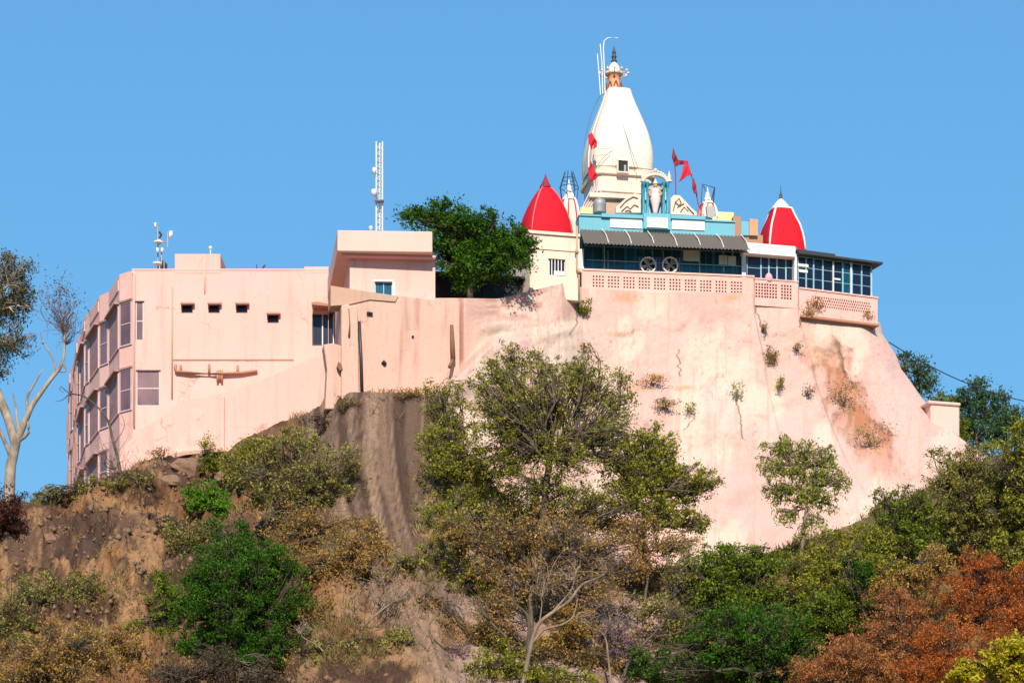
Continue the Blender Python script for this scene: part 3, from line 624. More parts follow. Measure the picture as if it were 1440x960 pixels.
mb = MB(); hs = [h_ for h_ in hs if h_[1] < HL - .05]
hs2 = [(a, b_, c - .10, d_2 - .10) for a, b_, c, d_2 in hs]
Hh.wall(mb, 0, Hh.hit(1060, 390)[0], zf0 - 1.2, zp, hs2, -.2, 0)
Hh.ubox(mb, 0, Hh.hit(1060, 390)[0], zf0 - 1.2, zp - .95, -3, -.205); mb.build('pierced_parapet', M['pink'], root)
mb = MB(); Hh.ubox(mb, -.02, Hh.hit(1060, 390)[0] + .03, zp + .002, zp + .09, -.24, .05); mb.build('coping', M['pale'], root)
mb = MB(); Hh.ubox(mb, .03, HL + .2, zp - 1, zp + 2.2, -2.6, -1.3); mb.build('back_wall', M['teal'], root)
# glazing just behind the parapet
zg1 = Hh.hit(930, 338)[1]; cols = [818.5, 850, 881, 895, 918, 933, 960, 984, 1005, 1018, 1032, 1047]
mb = MB(); Hh.ubox(mb, 0.02, HL, zg1 - .02, zg1 + .12, -.6, -.2); mb.build('head_beam', M['teal'], root)
for a, c in zip(cols[:-1], cols[1:]):
    ua, ub = Hh.hit(a, 365)[0] + .02, Hh.hit(c, 365)[0] - .01
    uwindow(Hh, root, ua, ub, zp + .092, zg1 - .03, -.32, ('teal', 'tglass'), 1 + (c - a > 20), 1, .035)
mb = MB()
for px in (850, 984, 1046): Hh.box(mb, px - .7, 345, px + .7, 383 + (px - 820) * .04, -.29, -.24)
for px, a in ((855, 0), (918, 0), (933, 0), (1018, 0)): Hh.box(mb, px - .4, 352, px + .4, 383, -.29, -.25)
Hh.ubox(mb, .3, HL, zp + .62, zp + .66, -.29, -.25); mb.build('mullion', M['frame'], root)
for (a, b_, c, d2) in ((961, 352, 983, 367), (1011, 359, 1023, 372), (1024, 360, 1035, 373)):
    mb = MB(); Hh.box(mb, a, b_, c, d2, -.28, -.26); mb.build('curtain', M['curtain'], root)
mb = MB(); Hh.box(mb, 896, 361, 959, 383, -.29, -.27); mb.build('metal_grille', M['bluep'], root)
mb = MB()
for px in range(899, 958, 4): Hh.box(mb, px, 362, px + .6, 382.5, -.266, -.24)
mb.build('grille_bar', M['frame'], root)
mb = MB(); Hh.box(mb, 1043.5, 340, 1049, 391, -.2, .02); mb.build('corner_post', M['steel'], root)
mb = MB(); Hh.box(mb, 814, 350, 821, 382, -.3, .0); mb.build('corner_post', M['snow'], root)
# exhaust fans
for k, (px, lab) in enumerate(((911.5, 'round exhaust fan with pale ring in the hall front, left of two'), (942.5, 'round exhaust fan with pale ring in the hall front, right of two'))):
    c = np.array(Hh.P(px, 372.5, .02)); r0 = empty('exhaust_fan', c, lab, 'fan', 'exhaust fans in the hall front'); n3 = np.array([Hh.n[0], Hh.n[1], 0]); u3 = np.array([Hh.u[0], Hh.u[1], 0]); zz = np.array([0, 0, 1.])
    ring = [c + .40 * (math.cos(t) * u3 + math.sin(t) * zz) for t in np.linspace(0, 2 * math.pi, 25)]
    mb = MB(); mb.tube(ring, .045, 6, False); mb.build('ring', M['wframe'], r0)
    mb = MB(); mb.tube([c - n3 * .28, c - n3 * .22], .37, 20); mb.build('housing', M['dark'], r0)
    for a0 in range(4):
        t = a0 * math.pi / 2 + .4 + k * .5; mb = MB(); d1 = math.cos(t) * u3 + math.sin(t) * zz; d2 = -math.sin(t) * u3 + math.cos(t) * zz
        P = [c + d1 * .06 - d2 * .03, c + d1 * .33 - d2 * .10, c + d1 * .33 + d2 * .12 - n3 * .08, c + d1 * .06 + d2 * .05 - n3 * .04]
        mb.add(P + [p - n3 * .012 for p in P], [(0, 1, 2, 3), (7, 6, 5, 4), (0, 4, 5, 1), (1, 5, 6, 2), (2, 6, 7, 3), (3, 7, 4, 0)]); mb.build('blade', M['grey'], r0)
    mb = MB(); mb.ball(c, .07); mb.tube([c, c - n3 * .24], .05, 8); mb.build('hub', M['grey'], r0)
    mb = MB(); [mb.tube([c + .4 * (math.cos(t) * u3 + math.sin(t) * zz) * s0 for s0 in (1, -1)], .012, 4) for t in (0.3, 1.35, 2.4)]; mb.build('guard', M['wframe'], r0)
# corrugated canopy
rc = empty('canopy_roof', Hh.P(930, 340, .8), 'weathered grey corrugated canopy over the hall windows', 'canopy')
nu = 460; uu = np.linspace(-.05, HL + .05, nu); V = []; zc0, zc1 = Hh.hit(930, 326.5, -.1)[1], Hh.hit(930, 346, 1.1)[1]
for (dd, zz) in ((-.2, zc0), (.45, zc0 + (zc1 - zc0) * .5), (1.1, zc1)):
    for u in uu: V.append(Hh.pt(u, zz + 0.030 * math.sin(u * 2 * math.pi / .19), dd))
Vb = [(x, y, z - .02) for x, y, z in V]
Q = [(i, i + 1, i + nu + 1, i + nu) for i in list(range(nu - 1)) + list(range(nu, 2 * nu - 1))]
mb = MB(); mb.add(V, Q, True); mb.add(Vb, [q[::-1] for q in Q], True)
k0 = 2 * nu; mb.add(V[k0:] + Vb[k0:], [(i, i + 1, nu + i + 1, nu + i) for i in range(nu - 1)]); mb.build('sheet', M['sheet'], rc)
mb = MB()
for px in (847, 879, 911, 943, 976, 1008, 1043):
    u = Hh.hit(px, 335, 0)[0]; mb.tube([Hh.pt(u, zc0 + .07, -.15), Hh.pt(u + .12, (zc0 + zc1) / 2 + .1, .5), Hh.pt(u + .18, zc1 + .10, .95)], .022, 5)
mb.build('batten', M['wframe'], rc)
mb = MB()
for px in (822, 895, 970, 1042): u = Hh.hit(px, 345)[0]; mb.tube([Hh.pt(u, zc0 - .7, -.2), Hh.pt(u, zc1 - .08, .95)], .025, 5)
mb.tube([Hh.pt(0, zc1 - .09, .95), Hh.pt(HL, zc1 - .09, .95)], .03, 5); mb.build('support', M['dmet'], rc)

# blue roof parapet with white panels
rp = empty('roof_parapet', Hh.P(925, 325), 'pale aqua roof parapet with white panels above the canopy', 'parapet')
mb = MB(); z0 = Hh.hit(930, 327)[1] - .25; zt = Hh.hit(930, 306.5)[1]; Hh.ubox(mb, -.1, Hh.hit(1035, 320)[0], z0, zt, -3.0, -.25); Hh.ubox(mb, -.12, Hh.hit(1035, 320)[0] + .03, zt + .002, zt + .08, -3.0, -.18)
mb.build('wall', M['aqua'], rp)
mb = MB(); Hh.box(mb, 905, 300, 943, 322, -.24, -.02); mb.build('centre_block', M['aqua'], rp)
for (a, b_, c, d2, dd) in ((858, 306, 903, 320.5, -.21), (910, 306, 939, 320, .02), (945, 308.5, 991, 323, -.21)):
    mb = MB(); Hh.box(mb, a, b_, c, d2, dd - .04, dd + .02); mb.build('white_panel', M['snow'], rp)
for q_ in ((846, 301, 904.5, 306), (943.5, 303, 992, 308)):
    mb = MB(); Hh.box(mb, *q_, -.24, -.1); mb.build('moulding', M['aqua'], rp)
def lowwall(name, px0, py0, px1, py1, d0, d1, mat, label): 
    mb = MB(); Hh.box(mb, px0, py0, px1, py1, d0, d1); return tag(mb.build(name, M[mat], bevel=.02), label, 'wall')
lowwall('roof_wall', 816, 292, 852, 301, -2.8, -2.3, 'yellow', 'low yellowish roof wall beside the foot of the main tower')
lowwall('roof_wall', 1008, 298, 1032, 311, -2.8, -1.6, 'yellow', 'pale yellow roof block at the right end of the aqua parapet')
lowwall('roof_wall', 1031, 304, 1042, 333, -3, -1.2, 'brown', 'brown wall stub between the yellow block and right red dome')
lowwall('roof_wall', 1042, 311, 1054, 331, -3, -1.4, 'aqua', 'narrow aqua wall piece between the two brown stubs')
lowwall('roof_wall', 1054, 308, 1066, 331, -3, -1.3, 'orange', 'orange brown wall stub touching the right red dome')
lowwall('roof_wall', 1043, 330, 1073, 344, -3, -1.5, 'brown', 'brown beam under the aqua wall piece left of the right dome')

# ------------------------------------------------------------ middle glazed part
Hm = Fr((X_(1047, 120.8), 120.8), (X_(1121, 121.5), 121.5))
root = empty('side_gallery', Hm.P(1085, 425), 'short glazed gallery with white fascia and pierced parapet under the right red dome', 'gallery')
z0, zt = Hm.hit(1090, 432)[1], Hm.hit(1090, 395.5)[1]; ua = Hm.hit(1060.5, 400)[0]
hs = jaali(Hm, None, [(1061.5, 398.5), (1077, 399.5), (1097.5, 401)], 0, 0, 4, 5, .105, .055)
mb = MB(); Hm.wall(mb, ua, Hm.L, z0, zt, hs, -.2, .1); Hm.ubox(mb, ua, Hm.L, z0, zt - 1, -3, -.205); Hm.ubox(mb, ua - .03, Hm.L + .03, zt + .002, zt + .07, -.25, .14); mb.build('pierced_parapet', M['pink'], root)
mb = MB(); Hm.box(mb, 1047, 343.5, 1118.5, 358, -2.5, .25); mb.build('fascia', M['snow'], root)
cs = [1050, 1070, 1081, 1092.5, 1105, 1117.5]
for a, c in zip(cs[:-1], cs[1:]): window(Hm, root, a, 358.5, c, 395, -.3, ('frame', 'nglass'), 1, 2, .035)
mb = MB(); Hm.box(mb, 1047, 345, 1121, 400, -2.5, -1); mb.build('back_wall', M['teal'], root)
mb = MB(); Hm.box(mb, 1117, 357, 1121, 396, -.3, .05); mb.build('corner_post', M['steel'], root)
# bundle / drum on the parapet
mb = MB(); c = Hm.P(1081, 396, .0); mb.lathe((c[0], c[1], c[2]), [(.18, 0), (.22, .12), (.19, .3), (.1, .42), (.02, .46)], 12); mb.tube([(c[0] - .1, c[1], c[2] + .1), (c[0] - .3, c[1], c[2] - .3)], .06, 6)
tag(mb.build('cloth_bundle', M['mauve']), 'small mauve cloth bundle lying on the gallery parapet', 'bundle')

# ------------------------------------------------------------ right pavilion
Hr = Fr((X_(1122, 121.5), 121.5), (X_(1226, 123.1), 123.1))
Hp = Fr((X_(1124, 121.3), 121.3), (X_(1234, 123.0), 123.0))
root = empty('glazed_pavilion', Hr.P(1180, 450), 'dark glazed pavilion with thin overhanging roof at the right end of the temple', 'pavilion')
zb_ = Hp.hit(1180, 452)[1]; zt = Hp.hit(1180, 413)[1]; zl = Hp.hit(1180, 444)[1]
hs = []
u, z = Hp.hit(1152, 414.8)
for i in range(23):
    for j in range(4):
        w0 = .075; uo = u + i * .135 + (j % 2) * .067; hs.append((uo, uo + w0, z - .08 - j * .15 - .1, z - .08 - j * .15))
hs = [h_ for h_ in hs if h_[1] < Hp.L - .35]
mb = MB(); Hp.wall(mb, 0, Hp.L, zb_, zt, hs, -.2, 0); Hp.ubox(mb, 0, Hp.L, zb_, zt - .75, -6, -.205); Hp.ubox(mb, 0, Hp.L + .03, zt + .002, zt + .08, -.25, .05); Hp.ubox(mb, Hp.L - .2, Hp.L, zb_, zt, -6, -.2); mb.build('lattice_parapet', M['pink'], root)
mb = MB(); Hp.ubox(mb, .05, Hp.L + .05, zb_ - .02, zb_ + .09, -6, .13); mb.build('ledge', M['brown'], root)
zg0 = zt + .085
def ztop(px): return Hr.hit(px, 359 + (px - 1120) * .115, 0)[1]
zc = Hr.hit(1175, 367)[1]
cs = [1122, 1133.5, 1144, 1157, 1171, 1185, 1198, 1211.5, 1225]
for a, c in zip(cs[:-1], cs[1:]):
    u0, u1 = Hr.hit(a, 390)[0], Hr.hit(c, 390)[0]; uwindow(Hr, root, u0 + .005, u1 - .005, zg0, zc, 0, ('frame', 'nglass' if a != 1185 else 'tglass'), 1, 3, .035)
g = Fr(Hr.pt(Hr.L, 0)[:2], (Hr.pt(Hr.L, 0)[0] + .35, Hr.pt(Hr.L, 0)[1] + 3.5)); 
for k in range(3): uwindow(g, root, .04 + k * 1.15, 1.13 + k * 1.15, zg0, zc, 0, ('frame', 'tglass'), 1, 3, .035)
mb = MB(); Hr.ubox(mb, .05, Hr.L - .15, zg0, zc, -4, -1.2); mb.build('back_wall', M['teal'], root)
mb = MB(); Hr.ubox(mb, -.1, Hr.L + .42, zc + .003, zc + .11, -4, .45); mb.build('roof', M['dmet'], root)
mb = MB(); Hr.ubox(mb, -.12, Hr.hit(1172, 360)[0], zc + .115, zc + .30, -4, .2); mb.build('upper_roof', M['dmet'], root)
mb = MB()
for px in (1172, 1197): Hr.box(mb, px - .9, 368, px + .9, 414, .03, .10)
mb.build('post', M['steel'], root)
mb = MB(); Hr.box(mb, 1122, 371, 1137, 375, .03, .05); Hr.box(mb, 1123, 379, 1136, 383, .03, .05); Hr.box(mb, 1171, 391, 1182, 393.5, .03, .05); mb.build('tie_strip', M['curtain'], root)
mb = MB(); mb.tube([g.pt(.1, zg0, .05), g.pt(1.6, zg0 + .9, .05), g.pt(1.65, zg0 + 1.0, .05)], .03, 5); mb.build('brace', M['frame'], root)

# right red dome
yd = 125.0; cR = at(1098, 357, yd)
root = empty('red_dome', cR, 'bright red dome with white ribs and cream top above the glazed gallery', 'dome')
h = Z_(296, yd) - Z_(357, yd); pf = [(1.17, -.8), (1.17, 0), (1.13, .45), (1.04, .95), (.90, 1.45), (.72, 1.85), (.52, h)]
mb = MB(); mb.lathe(cR, pf, 48, R(14), 5.0); mb.build('shell', M['red'], root)
mb = MB()
for k in range(4):
    a = R(14) + math.pi / 4 + k * math.pi / 2; q = 2 ** (.5 - .2) 
    mb.tube([(cR[0] + q * r * math.cos(a), cR[1] + q * r * math.sin(a), cR[2] + z) for r, z in pf[1:]], .055, 6)
ring = [(cR[0] + (abs(math.cos(a)) ** 5 + abs(math.sin(a)) ** 5) ** -.2 * .53 * math.cos(a + R(14)), cR[1] + (abs(math.cos(a)) ** 5 + abs(math.sin(a)) ** 5) ** -.2 * .53 * math.sin(a + R(14)), cR[2] + h) for a in np.linspace(0, 2 * math.pi, 33)]
mb.tube(ring, .06, 6, False); mb.build('rib', M['snow'], root)
mb = MB(); mb.lathe((cR[0], cR[1], cR[2] + h), [(.56, 0), (.44, .22), (.25, .45), (.12, .58), (.08, .62)], 20); mb.build('cap', M['white'], root)
mb = MB(); mb.lathe((cR[0], cR[1], cR[2] + h + .6), [(.08, 0), (.12, .08), (.05, .14), (.09, .22), (.04, .32), (.02, .5), (.008, .8)], 10); mb.build('finial', M['dmet'], root)

# ------------------------------------------------------------ main tower
yT = 127.0; mpx = yT / F
cT = at(868.5, 300, yT); rT = math.atan2(Hh.u[1], Hh.u[0]) + R(5)
root = empty('main_tower', cT, 'tall white curved temple tower rising over the hall, topped by an orange and black finial', 'tower')
prof = [(300, 44), (286, 44), (285, 46.5), (280, 46.5), (279, 44), (262, 44.5), (261, 48.5), (256, 48.5), (255, 45), (251, 46.0), (250, 48), (232, 48.4), (215, 47.3), (200, 43.8), (180, 36.8), (165, 30.5), (150, 25), (140, 21.3), (133, 19), (129.5, 18)]
k_ = .93
_pr = np.array([(r, a) for r, a in prof if r <= 250]); _pf = np.polyfit(_pr[:, 0], _pr[:, 1], 4); prof = prof[:10] + [(r, float(np.polyval(_pf, r))) for r in np.linspace(250, 129.5, 22)]
def prof_z(py): return Z_(py, yT) - cT[2]
mb = MB(); mb.lathe(cT, [(a * mpx * k_, prof_z(r)) for r, a in prof[10:]], 64, rT, 4.6); mb.build('spire', M['white'], root)
mb = MB(); mb.lathe(cT, [(a * mpx * k_, prof_z(r)) for r, a in prof[:10]] + [(47 * mpx * k_, prof_z(250) - .004)], 64, rT, 9.0, smooth=False); mb.build('plinth', M['cream'], root)
# slightly raised centre bands on each face
for k in range(4):
    a = rT + k * math.pi / 2; ca, sa = math.cos(a), math.sin(a); mb = MB(); V = []
    P = [(a_ * mpx * k_, prof_z(r)) for r, a_ in prof[10:-1]]
    for r, z in P:
        for o_, e in ((-.34, -.05), (-.34, .05), (.34, .05), (.34, -.05)): V.append((cT[0] + ca * (r + e) - sa * o_ * r, cT[1] + sa * (r + e) + ca * o_ * r, cT[2] + z))
    m_ = len(P); mb.add(V, [(i * 4 + j, i * 4 + (j + 1) % 4, i * 4 + 4 + (j + 1) % 4, i * 4 + 4 + j) for i in range(m_ - 1) for j in range(4)] + [(3, 2, 1, 0), tuple(range(4 * m_ - 4, 4 * m_))]); mb.build('raised_band', M['white'], root)
TF = Fr((cT[0] + math.cos(rT) * -2 + math.sin(rT) * 1.9, cT[1] + math.sin(rT) * -2 - math.cos(rT) * 1.9), (cT[0] + math.cos(rT) * 2 + math.sin(rT) * 1.9, cT[1] + math.sin(rT) * 2 - math.cos(rT) * 1.9))
mb = MB(); TF.box(mb, 869.5, 225.5, 883, 241, -.3, .045); fo = mb.build('window', M['dark'], root)
mb = MB()
for q in ((868.3, 224, 884.2, 225.6), (868.3, 241, 884.2, 242.6)): TF.box(mb, *q, -.2, .10)
TF.box(mb, 868.3, 225.6, 869.6, 241, -.2, .098); TF.box(mb, 883, 225.6, 884.2, 241, -.2, .098); mb.build('frame', M['white'], fo)
mb = MB(); TF.box(mb, 877.5, 232, 880.5, 241, .046, .075); mb.build('shutter', M['grey'], fo)
# neck, amalaka, kalasha
zN = prof_z(129.5); c2 = (cT[0] - 5.0 * mpx, cT[1], cT[2])
mb = MB(); mb.lathe((c2[0], c2[1], cT[2] + zN), [(.42, 0), (.43, .2), (.38, .42), (.33, .62), (.36, .82), (.40, .86)], 24); mb.build('neck', M['orange'], root)
mb = MB(); mb.tube([(c2[0] + .435 * math.cos(a), c2[1] + .435 * math.sin(a), cT[2] + zN + .25 + .20 * math.sin(a * 8)) for a in np.linspace(0, 2 * math.pi, 97)], .035, 5, False); mb.build('garland', M['rust'], root)
z3 = cT[2] + prof_z(107.5)
mb = MB(); mb.lathe((c2[0], c2[1], z3), [(.30, 0), (.46, .05), (.50, .12), (.46, .2), (.34, .27), (.33, .42), (.25, .58), (.14, .72), (.08, .8)], 24); mb.build('amalaka', M['cream'], root)
z4 = cT[2] + prof_z(87.5)
mb = MB(); mb.lathe((c2[0], c2[1], z4 - .1), [(.06, 0), (.16, .1), (.17, .16), (.08, .24), (.14, .34), (.14, .42), (.07, .5), (.11, .58), (.10, .66), (.04, .8), (.03, .9), (.01, 1.0)], 14); mb.build('kalasha', M['dmet'], root)
mb = MB()
for k in range(12):
    a = k / 12 * 2 * math.pi; r1 = .78; mb.tube([(c2[0] + .4 * math.cos(a), c2[1] + .4 * math.sin(a), z3 + .1), (c2[0] + r1 * math.cos(a), c2[1] + r1 * math.sin(a), z3 + .13), (c2[0] + r1 * math.cos(a), c2[1] + r1 * math.sin(a), z3 + .34)], .025, 5); mb.ball((c2[0] + r1 * math.cos(a), c2[1] + r1 * math.sin(a), z3 + .18), .07, 8)
mb.build('lamp_ring', M['cream'], root)
def tp_(px, py, d=0): return at(px, py, yT + d)
# rods beside the finial
mb = MB(); mb.tube([tp_(844.5, 134, -.5), tp_(842, 100, -.5), tp_(840, 76, -.5)], .03, 5); tag(mb.build('lightning_rod', M['steel']), 'shortest straight white rod beside the tower finial, farthest left', 'rod', 'rods beside the tower finial')
mb = MB(); mb.tube([tp_(847.5, 132, -.4), tp_(846.5, 90, -.4), tp_(844, 62, -.4)], .03, 5); tag(mb.build('lightning_rod', M['steel']), 'middle white rod, slightly bent at its tip, beside the tower finial', 'rod', 'rods beside the tower finial')
mb = MB(); mb.tube([tp_(851, 132, -.3), tp_(849.5, 90, -.3), tp_(848.5, 66, -.3), tp_(849.5, 58, -.3), tp_(854, 54, -.3), tp_(862, 52.5, -.3), tp_(869, 54, -.3)], .032, 5); tag(mb.build('curved_pole', M['steel']), 'white pole with a hooked top arching over the tower finial', 'pole')
# cables down the spire
mb = MB(); mb.tube([tp_(846, 132, -1), tp_(838, 145, -1.4), tp_(830, 165, -1.7), tp_(823, 195, -2.2), tp_(819, 225, -2.3), tp_(817, 260, -2.4), tp_(814, 300, -2.5)], .018, 4)
tag(mb.build('cable', M['dmet']), 'thin dark cable hanging down the left edge of the main tower', 'cable')
mb = MB(); pts = [(863, 133), (867, 147), (873, 165), (879, 185), (888, 212), (897, 236)]; off = [-.75, -1.0, -1.35, -1.65, -1.95, -2.05]
mb.tube([tp_(x, y, o_) for (x, y), o_ in zip(pts, off)], .016, 4); tag(mb.build('cable', M['grey']), 'thin grey cable running diagonally down the front of the main tower', 'cable')
# banner pole and flags on the tower's left side
def flag(name, outline, Y, mat, label, group=None, depth=.10, wob=.12, cat='flag'):
    """cloth outline in px, folded in depth, real thickness"""
    P = np.array(outline, float); c = P.mean(0); rings = 7; V = []; n = len(P); Fs = []
    dens = []
    for i in range(n):
        for k in range(3): dens.append(P[i] + (P[(i + 1) % n] - P[i]) * k / 3)
    dens = np.array(dens); n = len(dens)
    for r in range(rings + 1):
        for q in dens:
            p = c + (q - c) * (1 - r / rings * .999); y = Y + wob * math.sin(p[0] * .55 + p[1] * .25); V.append(at(p[0], p[1], y))
    Fs = [(r * n + i, r * n + (i + 1) % n, (r + 1) * n + (i + 1) % n, (r + 1) * n + i) for r in range(rings) for i in range(n)]
    mb = MB(); mb.add(V, Fs, True); me = None
    o = mb.build(name, M[mat]); m = o.modifiers.new('thick', 'SOLIDIFY'); m.thickness = .02
    return tag(o, label, cat, group)
yF = yT - 2.6
mb = MB(); mb.tube([at(836, 188, yF), at(832, 225, yF), at(836, 262, yF), at(815, 300, yF - .3)], .03, 5); mb.tube([at(841, 210, yF), at(862, 208, yT - 2.0)], .02, 4); mb.tube([at(838, 219, yF), at(858, 216, yT - 2.0)], .02, 4)
tag(mb.build('banner_pole', M['rib']), 'thin pinkish pole holding red banners against the tower side', 'pole')
flag('banner', [(827, 190), (832, 186), (840, 200), (839, 207), (832, 211), (828, 201)], yF - .1, 'scarlet', 'upper small red banner on the left side of the main tower', 'red banners on the tower side')
flag('banner', [(831, 227), (840, 247), (839, 250), (832, 256), (827, 244)], yF - .1, 'scarlet', 'lower red triangular banner on the left side of the main tower', 'red banners on the tower side')
# flags to the right of the tower
def fpole(pts, label, Y): mb = MB(); mb.tube([at(a, c, Y) for a, c in pts], .03, 5); return tag(mb.build('flag_pole', M['maroon']), label, 'flag pole', 'flag poles behind the aqua parapet')
fpole([(950.5, 276), (950, 245), (947, 210)], 'thin upright flag pole carrying the maroon flag', 123.5); fpole([(983, 292), (977, 262), (966, 226)], 'leaning flag pole carrying the triangular red flag', 123)
flag('flag', [(947, 208), (950, 218), (953, 228), (962, 226), (964, 231), (955, 232), (949, 235), (945, 222)], 123.45, 'maroon', 'dark maroon flag at the top of the upright pole')
flag('flag', [(964, 224), (972, 242), (973, 245), (966, 248), (955, 256), (960, 240)], 122.95, 'scarlet', 'triangular red flag between the two maroon flags', wob=.05)
flag('flag', [(976, 251), (979, 262), (981, 274), (976, 272), (973, 264), (974, 255)], 122.9, 'maroon', 'small drooping maroon flag low on the leaning pole', wob=.05)

# ------------------------------------------------------------ gateway and roof sculpture
Gt = Fr(Hh.pt(0, 0, -.6)[:2], Hh.pt(HL, 0, -.6)[:2])
root = empty('roof_gateway', Gt.P(922, 302), 'turquoise roof shrine gateway with paired columns and ornate white arch', 'gateway')
for px in (905.2, 910.2, 933.5, 938.6):
    mb = MB(); c = Gt.P(px, 302, 0); hc = Gt.hit(px, 256)[1] - c[2]; mb.lathe(c, [(.09, 0), (.09, .15), (.06, .2), (.065, hc * .5), (.055, hc * .9), (.10, hc * .95), (.10, hc)], 12); mb.build('column', M['teal'], root)
mb = MB(); Gt.box(mb, 903, 256, 912.5, 301, -.5, -.15); Gt.box(mb, 931, 256, 941, 301, -.5, -.15); mb.build('pier', M['aqua'], root)
mb = MB(); [Gt.box(mb, a, 270, a + 2, 281, -.15, .02) for a in (907, 935)]; mb.build('carving', M['frame'], root)
mb = MB(); th = np.linspace(0, math.pi, 15); u0, zA = Gt.hit(922, 256); hw = Gt.hit(940, 256)[0] - u0
mb.tube([Gt.pt(u0 - hw * .95 * math.cos(t), zA + .42 * math.sin(t), -.1) for t in th], .10, 7)
for t in th[1:-1]: mb.ball(Gt.pt(u0 - hw * math.cos(t) * .98, zA + .55 * math.sin(t) + .04, -.1), .075, 8)
for px in (904, 941): mb.lathe(Gt.P(px, 256, -.2), [(.14, 0), (.14, .1), (.07, .15), (.1, .3), (.03, .5), (.01, .6)], 10)
mb.ball(Gt.pt(u0, zA + .65, -.1), .1); mb.build('arch', M['cream'], root)
mb = MB(); Gt.box(mb, 912.5, 258, 931, 301, -.9, -.5); mb.build('niche', M['frame'], root)
# figure statue in the niche
c = Gt.P(921.5, 300, -.1); r3 = empty('deity_statue', c, 'robed statue with pink tapering garment standing inside the turquoise gateway', 'statue')
mb = MB(); mb.lathe(c, [(.10, 0), (.13, .1), (.22, .5), (.30, .8), (.26, .95), (.2, 1.1), (.21, 1.22), (.12, 1.3), (.05, 1.34)], 16, sy=.7); mb.build('robe', M['rib'], r3)
mb = MB(); mb.ball((c[0], c[1], c[2] + 1.44), .115, 12, 1.2); mb.tube([(c[0], c[1], c[2] + 1.3), (c[0], c[1], c[2] + 1.4)], .06, 8)
for s0 in (-1, 1):
    mb.tube([(c[0] + s0 * .18, c[1], c[2] + 1.2), (c[0] + s0 * .32, c[1] - .05, c[2] + 1.0), (c[0] + s0 * .24, c[1] - .16, c[2] + .85)], [.06, .05, .04], 7)
    mb.tube([(c[0] + s0 * .18, c[1] + .03, c[2] + 1.2), (c[0] + s0 * .36, c[1], c[2] + 1.28), (c[0] + s0 * .38, c[1], c[2] + 1.45)], [.055, .045, .035], 7)
mb.build('body', M['orange'], r3)
mb = MB(); mb.lathe((c[0], c[1], c[2] + 1.52), [(.13, 0), (.14, .05), (.09, .14), (.03, .26), (.01, .3)], 10); mb.build('crown', M['yellow'], r3)
mb = MB(); mb.tube([(c[0] + .42 * math.cos(t), c[1] + .1, c[2] + .75 + .42 * math.sin(t) * 1.3) for t in np.linspace(-.6, math.pi + .6, 17)], .03, 5); mb.build('halo', M['dmet'], r3)
# carved wing panels on both sides of the gateway
def wing(pts, scrolls, label):
    mb = MB(); Gt.poly(mb, pts, -.45, -.2); o = mb.build('carved_panel', M['cream']); tag(o, label, 'relief panel', 'carved panels beside the roof gateway')
    for s0 in scrolls: mb = MB(); mb.tube([Gt.P(a, b_, -.17) for a, b_ in s0], .028, 5); mb.build('scroll', M['rust'], o)
wing([(866, 299), (866, 291), (874, 284), (882, 277), (892, 272), (899, 273), (901, 280), (901, 299)], [[(872, 292), (880, 283), (890, 277), (897, 279)], [(874, 297), (882, 290), (886, 294), (892, 288), (898, 291)], [(879, 297), (884, 296), (888, 298)]], 'carved cream wing panel to the left of the roof gateway')
wing([(943, 301), (943, 279), (948, 274), (956, 275), (964, 283), (972, 292), (980, 299), (980, 303)], [[(947, 296), (950, 284), (955, 279), (958, 285), (953, 292)], [(949, 284), (956, 290), (962, 286)], [(957, 298), (962, 291), (968, 297)], [(966, 290), (972, 297), (976, 301)]], 'carved cream wing panel to the right of the roof gateway')
# grey tank, stepped plinths at the tower foot
mb = MB(); mb.lathe(Gt.P(843, 300, -.8), [(.34, 0), (.36, .1), (.34, .4), (.36, .45), (.3, .68), (.12, .76), (.1, .8)], 16); tag(mb.build('water_tank', M['grey']), 'grey drum shaped tank at the left foot of the main tower', 'tank')
st = Fr(Hh.pt(0, 0, -2.7)[:2], Hh.pt(HL, 0, -2.7)[:2]); root = empty('sloping_roof', st.P(850, 300), 'low dark sloping roof at the foot of the main tower', 'roof')
mb = MB(); st.poly(mb, [(816, 301), (823, 287), (832, 277), (902, 280), (903, 301)], -2.5, 0); mb.build('slab', M['tan'], root)
mb = MB(); st.box(mb, 829, 272, 903, 278, -2.6, .25); mb.build('cornice', M['cream'], root)
mb = MB(); [mb.tube([st.P(816 + k * 3, 298, .06), st.P(833 + k * 5, 262 + k * 1.2, .02)], .022, 4) for k in range(4)]; mb.build('prop', M['wframe'], root)
# right small spire with square frame
s2, c, h = small_spire(995, 306, 282, 122.5, .46, 'small striped cream spire right of the gateway, under a tilted square frame')
mb = MB(); q = [(986, 285), (988, 259), (1005, 264), (1003, 284)]; mb.tube([at(a, b_, 122.0) for a, b_ in q], .035, 5); mb.tube([at(1005, 264, 122.0), at(1000, 283, 122.6), at(988, 259, 122.6)], .03, 5)
tag(mb.build('square_frame', M['dmet']), 'tilted dark metal square frame above the right striped spire', 'frame')
mb = MB(); g2 = Gt; Gt.poly(mb, [(993, 290), (1003, 289), (1007, 299), (1002, 307), (995, 305)], -.3, -.1); tag(mb.build('slate_board', M['grey']), 'dark grey board leaning on the right striped spire', 'board')
# overhead cable on the right
mb = MB(); pts = []
for t in np.linspace(0, 1, 16): a = at(1250, 481, 124) * (1 - t) + at(1470, 569, 134) * t; a[2] -= 4 * .55 * t * (1 - t); pts.append(a)
mb.tube(pts, .03, 5); tag(mb.build('overhead_cable', M['dmet']), 'overhead cable running down to the right from the slope edge', 'cable')

